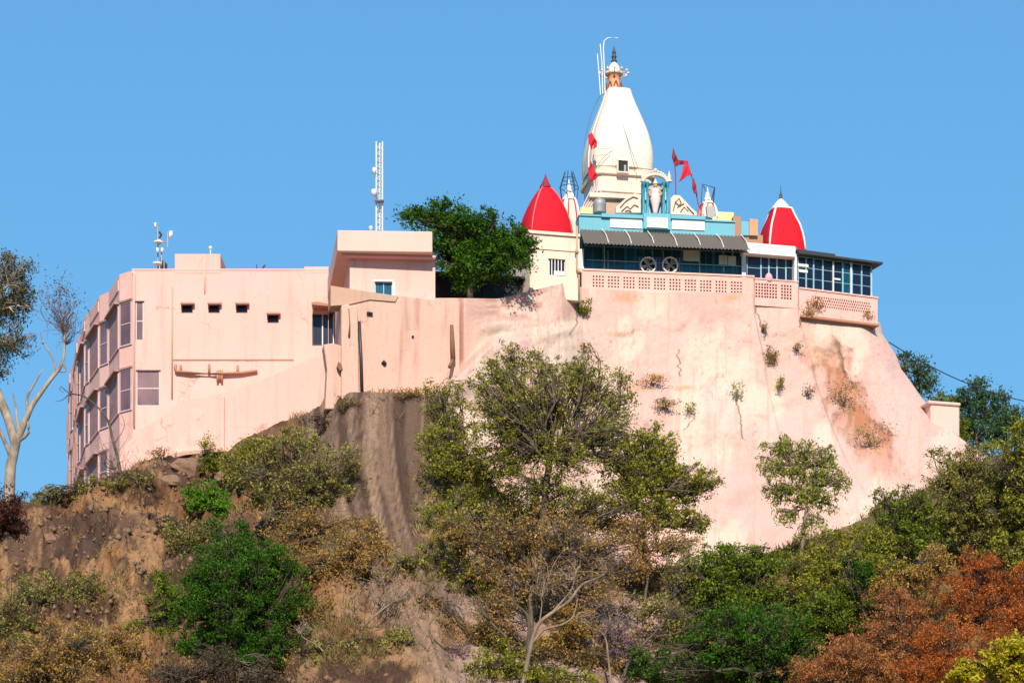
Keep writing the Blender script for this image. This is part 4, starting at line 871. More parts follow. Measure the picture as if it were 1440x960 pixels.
# ------------------------------------------------------------ vegetation
SH = 'shrubs and small trees on the slope'
def leaf_mesh(C, size, aspect=.45, up=.3, rnd=None, droop=0):
    n = len(C); a = rng.normal(size=(n, 3)); a[:, 2] -= droop; a /= np.linalg.norm(a, axis=1)[:, None]
    b_ = rng.normal(size=(n, 3)); b_[:, 2] *= .6; b_ -= (b_ * a).sum(1)[:, None] * a; b_ /= np.linalg.norm(b_, axis=1)[:, None] + 1e-9
    s0 = size * rng.uniform(.6, 1.35, n)[:, None]; a = a * s0 * .5; b_ = b_ * s0 * .5 * aspect
    V = np.stack([C - a, C + b_, C + a, C - b_], 1).reshape(-1, 3); Fq = np.arange(4 * n).reshape(n, 4)
    return V, Fq, (rnd if rnd is not None else rng.random(n))
def foliage(name, V, Fq, rnd, mat, parent=None):
    me = mesh_from(name, V, Fq); at_ = me.attributes.new('rnd', 'FLOAT', 'FACE'); at_.data.foreach_set('value', np.clip(rnd, 0, 1).astype(np.float32)); return link_mesh(name, me, mat, parent)
def curve(p, q, k=4, bend=.12, sag=0):
    p, q = np.array(p, float), np.array(q, float); L = np.linalg.norm(q - p); o = rng.normal(size=3) * L * bend; o2 = rng.normal(size=3) * L * bend * .5
    return [p + (q - p) * t + o * math.sin(math.pi * t) + o2 * math.sin(2 * math.pi * t) + np.array([0, 0, sag * math.sin(math.pi * t)]) for t in np.linspace(0, 1, k)]
def tree(name, label, cat, base, Y, clusters, leaf, bark='bark', n=9000, size=.16, group=None, r0=.16, clump=.42, nclump=None, depth=1.0, aspect=.45, droop=.2, spread=.5, trunkpts=None, basez=None, extra=None, twigs=True, forks=True):
    """clusters: (px,py,rx,ry) lobes of the crown; foliage sits in many small sprays at twig ends"""
    bx, by = X_(base, Y), Y
    bz = float(ground(bx, by)) - .15 if basez is None else basez
    root = empty(name, (bx, by, bz), label, cat, group); tb = MB()
    if group == SH: n = int(n * (1.0 if leaf in ('olive', 'grey', 'lime', 'dry') else 1.05)); clump *= .88; nclump = int((nclump or 46) * (.62 if leaf in ('olive', 'grey', 'lime') else .85))
    CL = []
    for cl in clusters:
        px, py, rx, ry = cl[:4]; rx, ry = (rx * 1.1, ry * 1.1) if group == SH and not name.startswith('wall') else (rx, ry); dy = cl[4] if len(cl) > 4 else rng.uniform(-.4, .4) * rx * Y / F
        yy = Y + dy; CL.append((at(px, py, yy), rx * yy / F, ry * yy / F, n * rx * ry))
    for c, rx, rz, m0 in list(CL):        # ragged outer sprays
        if rx < .35 or name in ('rust_bush',): continue
        for _ in range(2):
            a = rng.uniform(-.3, math.pi + .3); f = rng.uniform(.18, .36); q = rng.uniform(1.0, 1.35)
            CL.append((c + np.array([math.cos(a) * rx * q, rng.normal() * .3 * rx, math.sin(a) * rz * q]), rx * f, rz * f, 0))
    tot = sum(rx * rz for _, rx, rz, _ in CL); allc = []; rr = []
    low = min(c[2] - rz for c, rx, rz, _ in CL); cx = np.mean([c[0] for c, *_ in CL]); cy = np.mean([c[1] for c, *_ in CL])
    if trunkpts: TP = [at(a, b_, Y + (e[0] if e else 0)) for a, b_, *e in trunkpts]; TP = [np.array([bx, by, bz])] + TP if basez is None else TP
    else:
        topz = low + .35 * (max(c[2] for c, *_ in CL) - low); topz = max(topz, bz + .6)
        TP = curve((bx, by, bz), (bx * .45 + cx * .55, by * .5 + cy * .5, topz), 6, .05)
    rad = np.linspace(r0, r0 * .55, len(TP)); tb.tube(TP, list(rad), 8)
    TP = [np.array(p) for p in TP]
    for c, rx, rz, _ in CL:
        # limb from trunk
        j = min(range(len(TP)), key=lambda i: np.linalg.norm(TP[i] - c) + (3 if i < len(TP) // 2 else 0) + max(0, TP[i][2] - c[2]) * 2); L = curve(TP[j], c - np.array([0, 0, rz * .35]), 6, .10, .1 * rx)
        tb.tube(L, list(np.linspace(rad[min(j, len(rad) - 1)] * (.6 if rx > .45 else .25), .03 if rx > .45 else .015, 6)), 6)
        k = int((nclump or 46) * (rx * rz / tot) * len(CL) ** .5 / 1.0) + 7
        m = int(n * (rx * rz / tot) / k)
        d = rng.normal(size=(k, 3)); d /= np.linalg.norm(d, axis=1)[:, None]; rad_ = rng.uniform(.12, 1, k) ** .5 * rng.uniform(.75, 1.35, k)
        cc = c + d * rad_[:, None] * np.array([rx, rx * depth, rz])
        for i in range(k):
            if twigs:
                s0 = L[rng.integers(2, 6)]; tb.tube(curve(s0, cc[i], 4, .12), [.024 * (r0 / .16) + .009, .019, .013, .007], 4, False)
            csz = clump * rng.uniform(.55, 1.3); mm = max(4, int(m * rng.uniform(.5, 1.5)))
            g_ = rng.normal(size=(mm, 3)); g_ /= np.linalg.norm(g_, axis=1)[:, None] + 1e-9; g_ *= (rng.random(mm) ** .75)[:, None] * rng.uniform(.7, 1.25) * csz * np.array([1.25, 1.25, .8])
            g_[:, 2] -= droop * rng.random(mm) * csz * 1.5
            allc.append(cc[i] + g_); rr.append(np.clip(rng.normal(.45 + rng.uniform(-.22, .22), .2, mm), 0, 1))
    tb.build('trunk', M[bark], root)
    if extra: extra(root)
    C = np.concatenate(allc); V, Fq, r_ = leaf_mesh(C, size, aspect, rnd=np.concatenate(rr), droop=droop); foliage('crown', V, Fq, r_, LF[leaf], root)
    return root

# fig tree on the terrace
tree('fig_tree', 'bushy dark green fig tree growing on the terrace wall between annex and red-domed shrine', 'tree', 662, 114.6,
     [(585, 303, 24, 12), (622, 312, 30, 20), (655, 318, 36, 26), (690, 335, 38, 30), (650, 350, 46, 30), (706, 358, 38, 24), (728, 352, 22, 22), (655, 378, 34, 16), (612, 342, 18, 12), (700, 380, 26, 12), (660, 398, 12, 10)],
     'deep', n=34000, size=.17, clump=.42, nclump=110, basez=Z_(422, 114.6), r0=.16, depth=.8)
# left eucalyptus
def bare(root, mat, Y, paths, name='branch'):
    tb = MB()
    for pts, r0, r1 in paths:
        P = [at(a, b_, Y + (e[0] if e else 0)) for a, b_, *e in pts]
        if len(P) > 2:      # smooth
            Q = []
            for i in range(len(P) - 1):
                p0, p1, p2, p3 = P[max(i - 1, 0)], P[i], P[i + 1], P[min(i + 2, len(P) - 1)]
                for t in (0, .33, .66): Q.append(.5 * ((2 * p1) + (-p0 + p2) * t + (2 * p0 - 5 * p1 + 4 * p2 - p3) * t * t + (-p0 + 3 * p1 - 3 * p2 + p3) * t ** 3))
            P = Q + [P[-1]]
        tb.tube(P, list(np.linspace(r0, r1, len(P)) * (.8 if name == 'trunk' else 1)), 7)
    return tb.build(name, M[mat], root)
def twiggy(root, mat, Y, cents, cnt=30, ln=1.0, name='twigs', r=.014):
    """sprays of bare twigs from limb tips"""
    tb = MB()
    for (px, py, rx, ry, *src) in cents:
        s0 = at(src[0], src[1], Y) if src else at(px, py + ry, Y)
        for k in range(cnt):
            q = at(px + rng.normal() * rx * .55, py + rng.normal() * ry * .55, Y + rng.normal() * rx * .5 * Y / F)
            L = curve(s0, q, 5, .13); tb.tube(L, list(np.linspace(r * 1.4, r * .35, 5)), 3, False)
            for e in range(2):
                s1 = L[rng.integers(2, 5)]; q2 = s1 + rng.normal(size=3) * .35 * ln; tb.tube(curve(s1, q2, 3, .15), [r * .7, r * .5, r * .3], 3, False)
    return tb.build(name, M[mat], root)
YE = 110.5
root = tree('eucalyptus_tree', 'pale-trunked eucalyptus with dark drooping leaves at the left edge', 'tree', 14, YE, [(-25, 395, 34, 30), (15, 375, 26, 18), (30, 408, 22, 26), (5, 430, 34, 24), (20, 478, 24, 20), (-20, 490, 34, 30), (-10, 520, 16, 14)], 'euc', 'pbark', n=9000, size=.20, clump=.34, nclump=80, r0=.29, droop=.8, aspect=.28, trunkpts=[(13, 690), (15, 655), (22, 625), (12, 590), (-8, 540), (-20, 480), (-18, 430)])
bare(root, 'pbark', YE, [([(20, 632), (32, 600), (44, 572), (52, 560), (70, 535), (88, 510), (92, 470), (98, 440)], .19, .03), ([(28, 610), (24, 590), (22, 570), (18, 552)], .10, .02), ([(40, 580), (38, 560), (48, 540), (60, 520)], .09, .03), ([(70, 535), (78, 512), (60, 480), (57, 466)], .07, .02), ([(88, 508), (92, 522), (78, 522)], .06, .02),
     ([(15, 640), (2, 610), (-12, 580)], .12, .06), ([(22, 622), (40, 608), (38, 585), (46, 575)], .10, .04)], 'branch')
twiggy(root, 'tbark', YE, [(88, 420, 24, 30, 92, 470), (98, 460, 22, 24, 92, 485), (70, 430, 16, 20, 90, 465)], 20)
c_ = np.concatenate([at(px, py, YE) + rng.normal(size=(120, 3)) * np.array([.42, .4, .42]) for px, py in ((86, 408), (72, 420), (98, 425), (90, 440))]); V, Fq, r_ = leaf_mesh(c_, .14, .4); foliage('dry_crown', V, Fq, r_, LF['btwig'], root)
tag(root.children[-1], 'brownish withered crown on the right limb')
# bare bent tree before the left building
YB = 113.4; bx = X_(165, YB); root = empty('bare_tree', (bx, YB, float(ground(bx, YB)) - .2), 'leafless bent tree leaning left in front of the left building', 'tree')
bare(root, 'bark', YB, [([(172, 692), (168, 655), (158, 615), (152, 592), (140, 575), (118, 557), (98, 553), (86, 543)], .11, .02), ([(98, 553), (88, 562), (78, 564)], .04, .012), ([(154, 592), (158, 575), (161, 565)], .04, .01), ([(160, 625), (175, 600), (170, 580)], .03, .01), ([(86, 543), (84, 548), (90, 552)], .03, .01)], 'trunk')
twiggy(root, 'bark', YB, [(112, 665, 26, 24, 150, 690), (180, 660, 26, 30, 172, 690), (150, 640, 16, 30, 160, 660)], 22)

# grey-green middle-left tree
tree('slope_tree', 'airy grey-green tree left of the dark fluted rock', 'tree', 440, 106.5, [(410, 625, 34, 22), (372, 650, 34, 26), (440, 655, 40, 32), (400, 690, 44, 30), (468, 690, 36, 30), (355, 690, 24, 26), (450, 730, 36, 22), (500, 720, 20, 18)], 'grey', 'bark', n=15000, size=.14, clump=.36, nclump=150, group=SH, r0=.13)
tree('slope_tree', 'broad olive tree crown at the centre, the tallest before the pink slope', 'tree', 770, 102.5, [(722, 505, 28, 20), (700, 530, 32, 22), (760, 520, 30, 20), (812, 515, 26, 22), (835, 540, 34, 26), (780, 560, 44, 30), (870, 560, 26, 26), (850, 600, 42, 36), (740, 600, 44, 36), (715, 640, 36, 30), (740, 560, 30, 24), (690, 555, 26, 20), (800, 640, 44, 34), (700, 590, 36, 30), (870, 640, 30, 30), (760, 680, 50, 30), (830, 700, 44, 26)], 'olive', 'bark', n=35000, size=.125, clump=.34, nclump=330, group=SH, r0=.24)
tree('slope_tree', 'dense olive-green tree just right of the fluted rock', 'tree', 660, 105, [(625, 560, 24, 22), (640, 590, 34, 26), (610, 620, 26, 30), (650, 640, 40, 34), (690, 660, 34, 30), (620, 665, 28, 24), (660, 700, 40, 24)], 'olive', 'bark', n=17000, size=.125, clump=.34, nclump=190, group=SH, r0=.14)
tree('slope_tree', 'spreading olive tree right of the centre with thin drooping outer twigs', 'tree', 905, 103, [(905, 630, 26, 24), (930, 650, 30, 22), (900, 670, 40, 26), (950, 680, 34, 22), (975, 690, 26, 18), (990, 670, 16, 16), (935, 625, 16, 22), (880, 700, 36, 26), (930, 720, 44, 24), (975, 735, 22, 18)], 'olive', 'bark', n=22000, size=.135, clump=.32, nclump=190, group=SH, r0=.14)
tree('dry_tree', 'dry brown-leaved tree under the broad olive crown', 'tree', 745, 99.5, [(720, 750, 50, 30), (790, 750, 54, 34), (850, 770, 36, 28), (685, 790, 36, 30), (750, 815, 46, 28), (835, 825, 40, 28), (885, 790, 24, 24), (645, 750, 30, 24)], 'dry', 'bark', n=14000, size=.12, clump=.36, nclump=200, group=SH, r0=.12)
tree('dry_tree', 'dry brown shrubby tree below the grey-green tree', 'tree', 490, 100.5, [(480, 790, 40, 30), (430, 800, 34, 34), (520, 800, 40, 34), (470, 850, 44, 34), (520, 865, 24, 26), (500, 760, 30, 18)], 'dry', 'bark', n=15000, size=.12, clump=.36, nclump=130, group=SH, r0=.12)
tree('slope_tree', 'olive shrub tree below the left end of the centre crown', 'tree', 640, 101, [(630, 725, 26, 22), (650, 760, 34, 24), (610, 790, 26, 24), (660, 820, 34, 30), (700, 860, 34, 30)], 'olive', 'bark', n=8500, size=.13, clump=.34, nclump=80, group=SH, r0=.1)
tree('green_tree', 'rounded deep green tree at the lower left', 'tree', 345, 98.5, [(330, 765, 44, 24), (300, 800, 40, 34), (360, 800, 48, 36), (390, 840, 44, 38), (330, 850, 52, 40), (290, 860, 34, 36), (400, 900, 44, 36), (340, 915, 50, 36), (270, 830, 18, 24)], 'deep', 'dbark', n=64000, size=.115, clump=.4, nclump=210, group=SH, r0=.2)
tree('green_bush', 'bright green bush in the dirt under the concrete footing', 'bush', 300, 110.8, [(288, 692, 20, 14), (305, 708, 24, 16), (318, 722, 14, 12), (280, 706, 12, 12)], 'bright', 'dbark', n=7000, size=.13, clump=.26, nclump=60, group=SH, r0=.05)
tree('green_bush', 'small green bush right under the overhanging concrete footing', 'bush', 298, 114, [(296, 655, 14, 10), (292, 645, 8, 6)], 'green', 'dbark', n=1400, size=.12, clump=.22, nclump=20, group=SH, r0=.04)
tree('dry_bush', 'dark twiggy bush in the middle of the dirt slope', 'bush', 205, 110, [(208, 735, 26, 20), (195, 750, 20, 16), (218, 752, 18, 16)], 'dbrush', 'dbark', n=4200, size=.12, clump=.3, nclump=50, group=SH, r0=.05)
tree('dry_bush', 'dark low brush on the ridge at the foot of the left building', 'bush', 120, 112.2, [(75, 695, 24, 8), (110, 692, 30, 10), (150, 682, 30, 10), (190, 676, 24, 10), (60, 708, 18, 10)], 'grey', 'dbark', n=6500, size=.12, clump=.26, nclump=80, group=SH, r0=.04)
tree('maroon_bush', 'dark maroon bush at the left edge beside the eucalyptus trunk', 'bush', 0, 108.5, [(5, 705, 22, 16), (-15, 730, 30, 22), (18, 735, 18, 16)], 'mrn', 'dbark', n=6000, size=.13, clump=.3, nclump=50, group=SH, r0=.06)
tree('olive_bush', 'olive bush on the dirt between the left edge and the deep green tree', 'bush', 105, 103.5, [(95, 820, 36, 18), (130, 835, 24, 18), (60, 835, 34, 20), (100, 850, 40, 16)], 'grey', 'dbark', n=6000, size=.13, clump=.34, nclump=60, group=SH, r0=.06)
tree('olive_bush', 'olive and tan bush at the left edge low in the picture', 'bush', 15, 102, [(10, 850, 34, 26), (-20, 880, 40, 30), (30, 900, 30, 34), (10, 930, 40, 30)], 'grey', 'dbark', n=7500, size=.13, clump=.36, nclump=70, group=SH, r0=.06)
tree('green_bush', 'mid-green bush left of the deep green tree', 'bush', 235, 102.5, [(232, 820, 20, 20), (240, 850, 26, 22), (222, 900, 34, 30), (200, 930, 30, 22)], 'green', 'dbark', n=10000, size=.13, clump=.32, nclump=70, group=SH, r0=.07)
tree('olive_bush', 'low olive bush at the bottom left, left of the mid-green bush', 'bush', 170, 100, [(170, 900, 24, 18), (150, 930, 40, 18), (190, 945, 30, 18)], 'dry', 'dbark', n=5000, size=.13, clump=.34, nclump=50, group=SH, r0=.06)
# right side
def euc(root): pass
tree('eucalyptus_tree', 'slender light green tree standing alone before the pink slope on the right', 'tree', 1128, 103.2, [(1098, 625, 20, 11), (1128, 634, 22, 13), (1165, 642, 11, 13), (1086, 655, 18, 14), (1120, 662, 18, 12), (1152, 668, 22, 14), (1182, 676, 12, 16), (1098, 686, 20, 14), (1135, 696, 22, 14), (1165, 705, 12, 10), (1108, 722, 14, 10), (1140, 732, 12, 9), (1128, 748, 9, 7)], 'lime', 'mbark', n=8200, size=.18, clump=.27, nclump=120, group=SH, r0=.10, aspect=.3, droop=.9, trunkpts=[(1127, 780), (1130, 745), (1134, 715), (1133, 690), (1130, 660)])
tree('green_tree', 'rounded green tree at the centre-right foot of the pink slope', 'tree', 1010, 101, [(1000, 790, 30, 20), (1040, 785, 36, 20), (1070, 795, 30, 22), (1010, 820, 44, 26), (1060, 830, 40, 26), (975, 840, 26, 26), (1030, 860, 50, 26)], 'green', 'dbark', n=24000, size=.135, clump=.36, nclump=170, group=SH, r0=.14)
tree('green_tree', 'dark green tree low in the frame between the bare trees and rust bushes', 'tree', 1060, 97, [(1060, 880, 44, 30), (1010, 890, 40, 30), (1100, 890, 34, 34), (1050, 930, 56, 30), (980, 930, 40, 30), (1110, 930, 34, 30), (920, 940, 34, 22)], 'deep', 'dbark', n=26000, size=.135, clump=.38, nclump=170, group=SH, r0=.16)
tree('green_tree', 'olive-green tree right behind the slender light tree', 'tree', 1160, 101.5, [(1130, 795, 34, 20), (1170, 785, 36, 24), (1210, 790, 30, 24), (1150, 825, 40, 26), (1190, 830, 40, 26), (1240, 800, 24, 22)], 'olive', 'dbark', n=19000, size=.135, clump=.36, nclump=130, group=SH, r0=.13)
tree('green_tree', 'mid-green tree beside the left edge of the rust bushes', 'tree', 1165, 99.5, [(1150, 850, 30, 24), (1180, 860, 30, 26), (1140, 880, 26, 22), (1200, 835, 24, 18)], 'green', 'dbark', n=9500, size=.135, clump=.34, nclump=70, group=SH, r0=.1)
tree('slope_tree', 'dark-leaved thin tree at the edge of the pink slope, right of the light tree', 'tree', 1270, 106, [(1250, 700, 18, 12), (1285, 705, 26, 16), (1270, 735, 34, 22), (1310, 730, 30, 24), (1240, 745, 18, 16), (1290, 765, 40, 22), (1230, 770, 26, 16)], 'green', 'dbark', n=12000, size=.13, clump=.3, nclump=130, group=SH, r0=.1)
tree('slope_tree', 'large olive tree on the right shoulder before the square wall stub', 'tree', 1360, 106, [(1345, 650, 30, 20), (1375, 660, 34, 24), (1330, 680, 26, 22), (1365, 700, 44, 34), (1410, 690, 36, 34), (1335, 730, 34, 30), (1385, 750, 44, 30), (1425, 740, 34, 34)], 'grey', 'dbark', n=30000, size=.135, clump=.36, nclump=190, group=SH, r0=.16)
tree('slope_tree', 'olive-green tree cut by the right edge of the picture', 'tree', 1450, 104, [(1440, 600, 22, 18), (1425, 630, 30, 24), (1450, 660, 40, 34), (1440, 710, 40, 34), (1420, 770, 34, 26), (1460, 780, 40, 34)], 'olive', 'dbark', n=20000, size=.14, clump=.38, nclump=120, group=SH, r0=.16)
for k, (b0, Yk, cl, lab) in enumerate([
    (1380, 97, [(1380, 800, 38, 26), (1350, 830, 40, 30), (1410, 840, 40, 30), (1370, 870, 50, 32)], 'tallest rust-orange bush at the lower right'),
    (1270, 97.5, [(1260, 850, 36, 26), (1290, 870, 36, 28), (1240, 890, 40, 26), (1280, 910, 44, 30)], 'rust-orange bush left of the tallest one'),
    (1440, 96, [(1450, 810, 30, 28), (1430, 870, 30, 28), (1400, 910, 40, 26), (1455, 860, 30, 40)], 'rust-orange bush at the right edge above the yellow shrub'),
    (1330, 94.5, [(1330, 900, 44, 30), (1300, 940, 44, 26), (1350, 940, 40, 26)], 'rust-orange bush at the bottom, left of the yellow shrub'),
    (1190, 95, [(1190, 920, 44, 26), (1150, 945, 44, 22), (1230, 945, 44, 26)], 'brownish rust bush nearest the bottom edge beside the dark green tree')]):
    tree('rust_bush', lab, 'bush', b0, Yk, cl, 'rustb' if b0 in (1190, 1270) else 'rust', 'dbark', n=19000, size=.115, clump=.34, nclump=120, group='rust-coloured bushes', r0=.08, aspect=.3)
tree('green_bush', 'dark green bush tucked between two rust-orange bushes', 'bush', 1220, 98.6, [(1222, 880, 14, 12), (1210, 800, 18, 14)], 'deep', 'dbark', n=2500, size=.13, clump=.26, nclump=26, group=SH, r0=.05)
tree('dry_tree', 'olive brown bush above the left rust-orange bushes', 'bush', 1235, 101, [(1240, 825, 34, 20), (1290, 810, 34, 22), (1320, 790, 24, 18)], 'dry', 'dbark', n=8000, size=.13, clump=.32, nclump=70, group=SH, r0=.08)
tree('yellow_shrub', 'bright yellow-green shrub in the bottom right corner', 'bush', 1410, 90, [(1400, 935, 34, 20), (1430, 915, 26, 20), (1360, 945, 22, 12), (1440, 945, 30, 22)], 'yel', 'dbark', n=8000, size=.17, clump=.3, nclump=70, r0=.06, group=SH)
# distant trees behind the right shoulder
for b0, Yk, cl, lf, lab, nn in [
    (1290, 134, [(1290, 515, 20, 16), (1275, 500, 10, 10), (1305, 540, 18, 16), (1285, 550, 14, 16)], 'blue', 'thin bluish tree behind the right edge of the pink slope', 1700),
    (1375, 138, [(1378, 538, 12, 8), (1372, 560, 26, 14), (1350, 560, 14, 12), (1390, 580, 30, 20), (1370, 605, 30, 20), (1350, 590, 20, 14)], 'blue', 'distant dark green tree behind the square wall stub', 6500),
    (1412, 136, [(1412, 558, 8, 12), (1420, 585, 18, 18), (1400, 610, 24, 22), (1430, 600, 16, 14)], 'blue', 'distant tree with a narrow top, right of the square wall stub', 3500),
    (1335, 136, [(1330, 575, 16, 10), (1322, 560, 14, 8), (1345, 610, 20, 16)], 'green', 'distant low tree just above the square wall stub', 2200)]:
    tree('distant_tree', lab, 'tree', b0, Yk, cl, lf, 'dbark', n=nn, size=.20, clump=.4, nclump=60, group='trees beyond the right shoulder', r0=.1)
# small flowering / coloured shrubs at the bottom
tree('pink_shrub', 'mauve-pink shrub at the bottom, below the fluted rock gully', 'bush', 612, 97, [(600, 935, 26, 20), (640, 925, 24, 20), (570, 950, 20, 12)], 'mag', 'dbark', n=4200, size=.12, clump=.3, nclump=45, group=SH, r0=.05)
tree('pink_shrub', 'mauve-pink shrub at the bottom, right of the pale forked tree', 'bush', 875, 98, [(880, 915, 24, 24), (860, 890, 18, 16), (900, 935, 24, 16)], 'mag', 'dbark', n=4200, size=.12, clump=.3, nclump=45, group=SH, r0=.05)
tree('red_shrub', 'small red-leaved shrub below the fluted rock', 'bush', 606, 106.6, [(606, 689, 15, 7), (618, 684, 8, 6)], 'red', 'dbark', n=1500, size=.11, clump=.2, nclump=26, group=SH, r0=.03)
tree('olive_bush', 'yellow-green low bush at the bottom centre-left', 'bush', 700, 96, [(700, 930, 34, 24), (740, 945, 40, 18), (660, 945, 24, 16), (790, 950, 40, 14)], 'olive', 'dbark', n=8000, size=.13, clump=.34, nclump=70, group=SH, r0=.06)
tree('olive_bush', 'olive bush at the bottom between the pink shrub and deep green tree', 'bush', 500, 96.5, [(480, 920, 34, 22), (530, 930, 34, 22), (560, 900, 24, 20)], 'grey', 'dbark', n=7000, size=.13, clump=.34, nclump=70, group=SH, r0=.06)
tree('dry_tree', 'brown shrub in the hollow right of the large bare tree', 'bush', 820, 98.5, [(815, 880, 26, 20), (780, 900, 22, 16)], 'dry', 'dbark', n=6000, size=.12, clump=.32, nclump=70, group=SH, r0=.06)
# more of the continuous brushwood in the middle
for b0, Yk, cl, lf, lab, nn in [
    (590, 99, [(560, 880, 22, 20), (575, 910, 26, 20), (545, 900, 22, 20)], 'dry', 'small brown and olive thicket left of the tan gully', 3600),
    (540, 104, [(480, 745, 30, 20), (530, 770, 24, 20), (455, 770, 30, 22), (430, 735, 34, 22), (395, 750, 24, 22)], 'dry', 'tan twiggy tree hanging over the top of the rounded deep green tree', 9000),
    (760, 104.5, [(760, 715, 46, 24), (700, 725, 36, 26), (815, 735, 36, 24), (870, 740, 30, 20), (655, 720, 24, 20)], 'grey', 'grey-green thicket between the broad olive crown and the brown trees', 11000),
    (940, 100, [(955, 800, 22, 22), (915, 850, 26, 20), (955, 860, 22, 24), (935, 890, 26, 20)], 'grey', 'thin grey-green tree left of the rounded green trees', 4800),
    (790, 97.4, [(705, 890, 24, 20), (765, 915, 30, 18), (830, 930, 30, 18)], 'dry', 'low brown scrub around the foot of the large bare tree', 4500),
    (430, 98.6, [(425, 900, 26, 26), (450, 870, 26, 26), (470, 940, 34, 20), (410, 940, 34, 20)], 'dry', 'brown scrub between the deep green tree and the pale forked tree', 7500),
    (270, 108, [(262, 765, 24, 18), (245, 745, 16, 14), (280, 750, 16, 12)], 'grey', 'dull olive scrub just above the deep green tree on its left', 3500),
    (345, 112.5, [(345, 640, 22, 14), (330, 665, 20, 18), (360, 625, 22, 10)], 'olive', 'olive scrub right of the concrete footing', 5000),
    (60, 98, [(60, 925, 50, 24), (110, 900, 40, 24), (20, 950, 40, 20), (100, 945, 44, 20)], 'dry', 'tan brown scrub in the bottom left corner', 8500),
    (585, 98.8, [(600, 855, 20, 14), (622, 880, 22, 16), (595, 905, 24, 16), (640, 925, 26, 16), (655, 890, 16, 16)], 'dry', 'wispy straw-brown scrub over the bottom of the tan gully', 3600),
    (560, 100.8, [(570, 790, 18, 14), (590, 815, 20, 14), (555, 830, 18, 14)], 'grey', 'thin grey-green scrub across the middle of the tan gully', 2200),
    (905, 101.8, [(895, 745, 26, 18), (935, 765, 24, 18), (965, 765, 16, 14), (900, 790, 24, 18)], 'dry', 'thin dry tree under the spreading olive tree, right of the centre', 4200),
    (620, 103.5, [(610, 715, 18, 12), (635, 740, 20, 14), (650, 700, 20, 14)], 'olive', 'small olive scrub below the red-leaved shrub', 2600),
    (1225, 105.5, [(1215, 752, 26, 14), (1245, 765, 24, 14), (1190, 765, 22, 12)], 'olive', 'olive scrub filling the gap right of the slender light tree', 6000),
    (650, 97.6, [(700, 850, 24, 20), (685, 885, 22, 18)], 'dry', 'sparse brown scrub right beside the tan gully', 2600),
    (540, 101.8, [(520, 745, 14, 14), (535, 770, 14, 14), (525, 805, 16, 16)], 'dry', 'wispy dry scrub at the lower left edge of the fluted rock', 2400),
    (300, 94.5, [(300, 940, 40, 20), (240, 950, 34, 16), (360, 950, 40, 16)], 'dbrush', 'dark twiggy scrub below the deep green tree', 5000)]:
    tree('scrub_tree', lab, 'bush', b0, Yk, cl, lf, 'bark', n=nn, size=.125, clump=.42, nclump=120, group=SH, r0=.07)
# bare forked trees in the foreground
YC = 95.0
def baretree(px, Y, paths, mat, label, tw=None, name='bare_tree'):
    bx = X_(px, Y); r0 = empty(name, (bx, Y, float(ground(bx, Y)) - .2), label, 'tree', 'leafless trees at the foot of the slope'); bare(r0, mat, Y, paths, 'trunk')
    if tw: twiggy(r0, mat, Y, tw, 16, 1.0)
    return r0
baretree(735, 95, [([(733, 990), (738, 950), (745, 915), (755, 880), (775, 862), (800, 845), (818, 822), (840, 812), (860, 800), (875, 782)], .15, .02), ([(748, 905), (765, 885), (790, 878), (806, 866), (812, 842)], .09, .02), ([(775, 862), (795, 840), (805, 825), (808, 800), (798, 785)], .07, .015), ([(758, 878), (762, 850), (760, 835), (765, 805)], .04, .01), ([(806, 866), (825, 872), (845, 884)], .03, .01)], 'mbark', 'largest leafless forked tree with pale branches at the bottom centre', [(850, 790, 40, 24, 855, 803), (800, 790, 30, 30, 806, 815), (765, 800, 24, 30, 762, 840), (840, 870, 30, 16, 812, 868)])
baretree(742, 95.6, [([(740, 980), (742, 925), (744, 880), (740, 862), (724, 848), (722, 835), (724, 812)], .12, .03), ([(742, 866), (746, 858), (753, 852)], .04, .015)], 'dbark', 'blackened leafless trunk right behind the largest bare tree')
baretree(722, 96.5, [([(722, 985), (715, 905), (700, 885), (680, 866), (658, 860)], .09, .02), ([(700, 885), (705, 870), (690, 850)], .03, .01)], 'bark', 'thin leafless tree leaning left behind the blackened trunk', [(670, 845, 34, 24, 690, 872)])
baretree(858, 96, [([(862, 985), (856, 930), (850, 893), (830, 882), (815, 868), (812, 862)], .07, .015), ([(850, 893), (856, 882), (870, 878)], .03, .01)], 'mbark', 'slender pale forked leafless tree right of the bottom centre', [(870, 870, 20, 16, 856, 884)])
baretree(872, 97, [([(870, 985), (882, 935), (905, 905), (920, 890), (938, 868), (950, 858)], .10, .02), ([(890, 922), (898, 895), (906, 872)], .03, .01), ([(918, 893), (950, 890), (990, 872), (1020, 858)], .035, .01)], 'bark', 'leafless branch tree leaning right toward the green trees', [(960, 850, 34, 20, 938, 868), (1000, 870, 40, 20, 960, 886)])
baretree(480, 97.5, [([(478, 990), (482, 935), (484, 905), (500, 890), (520, 872), (540, 855), (556, 845), (575, 838)], .11, .02), ([(486, 915), (510, 908), (530, 905), (545, 893), (555, 870)], .06, .015), ([(520, 872), (540, 850), (542, 825), (534, 808)], .05, .012), ([(482, 905), (478, 885), (488, 870)], .06, .02), ([(500, 890), (494, 868), (498, 850)], .035, .01)], 'mbark', 'leafless forked tree with pale limbs, bottom left of centre', [(560, 820, 34, 26, 550, 848), (540, 800, 24, 24, 538, 822), (495, 840, 24, 26, 498, 860)])
baretree(585, 96.8, [([(590, 990), (586, 930), (583, 915), (565, 905), (548, 898)], .06, .012), ([(583, 915), (592, 902), (608, 902)], .03, .01)], 'mbark', 'small pale Y-shaped leafless tree beside the left pink shrub')
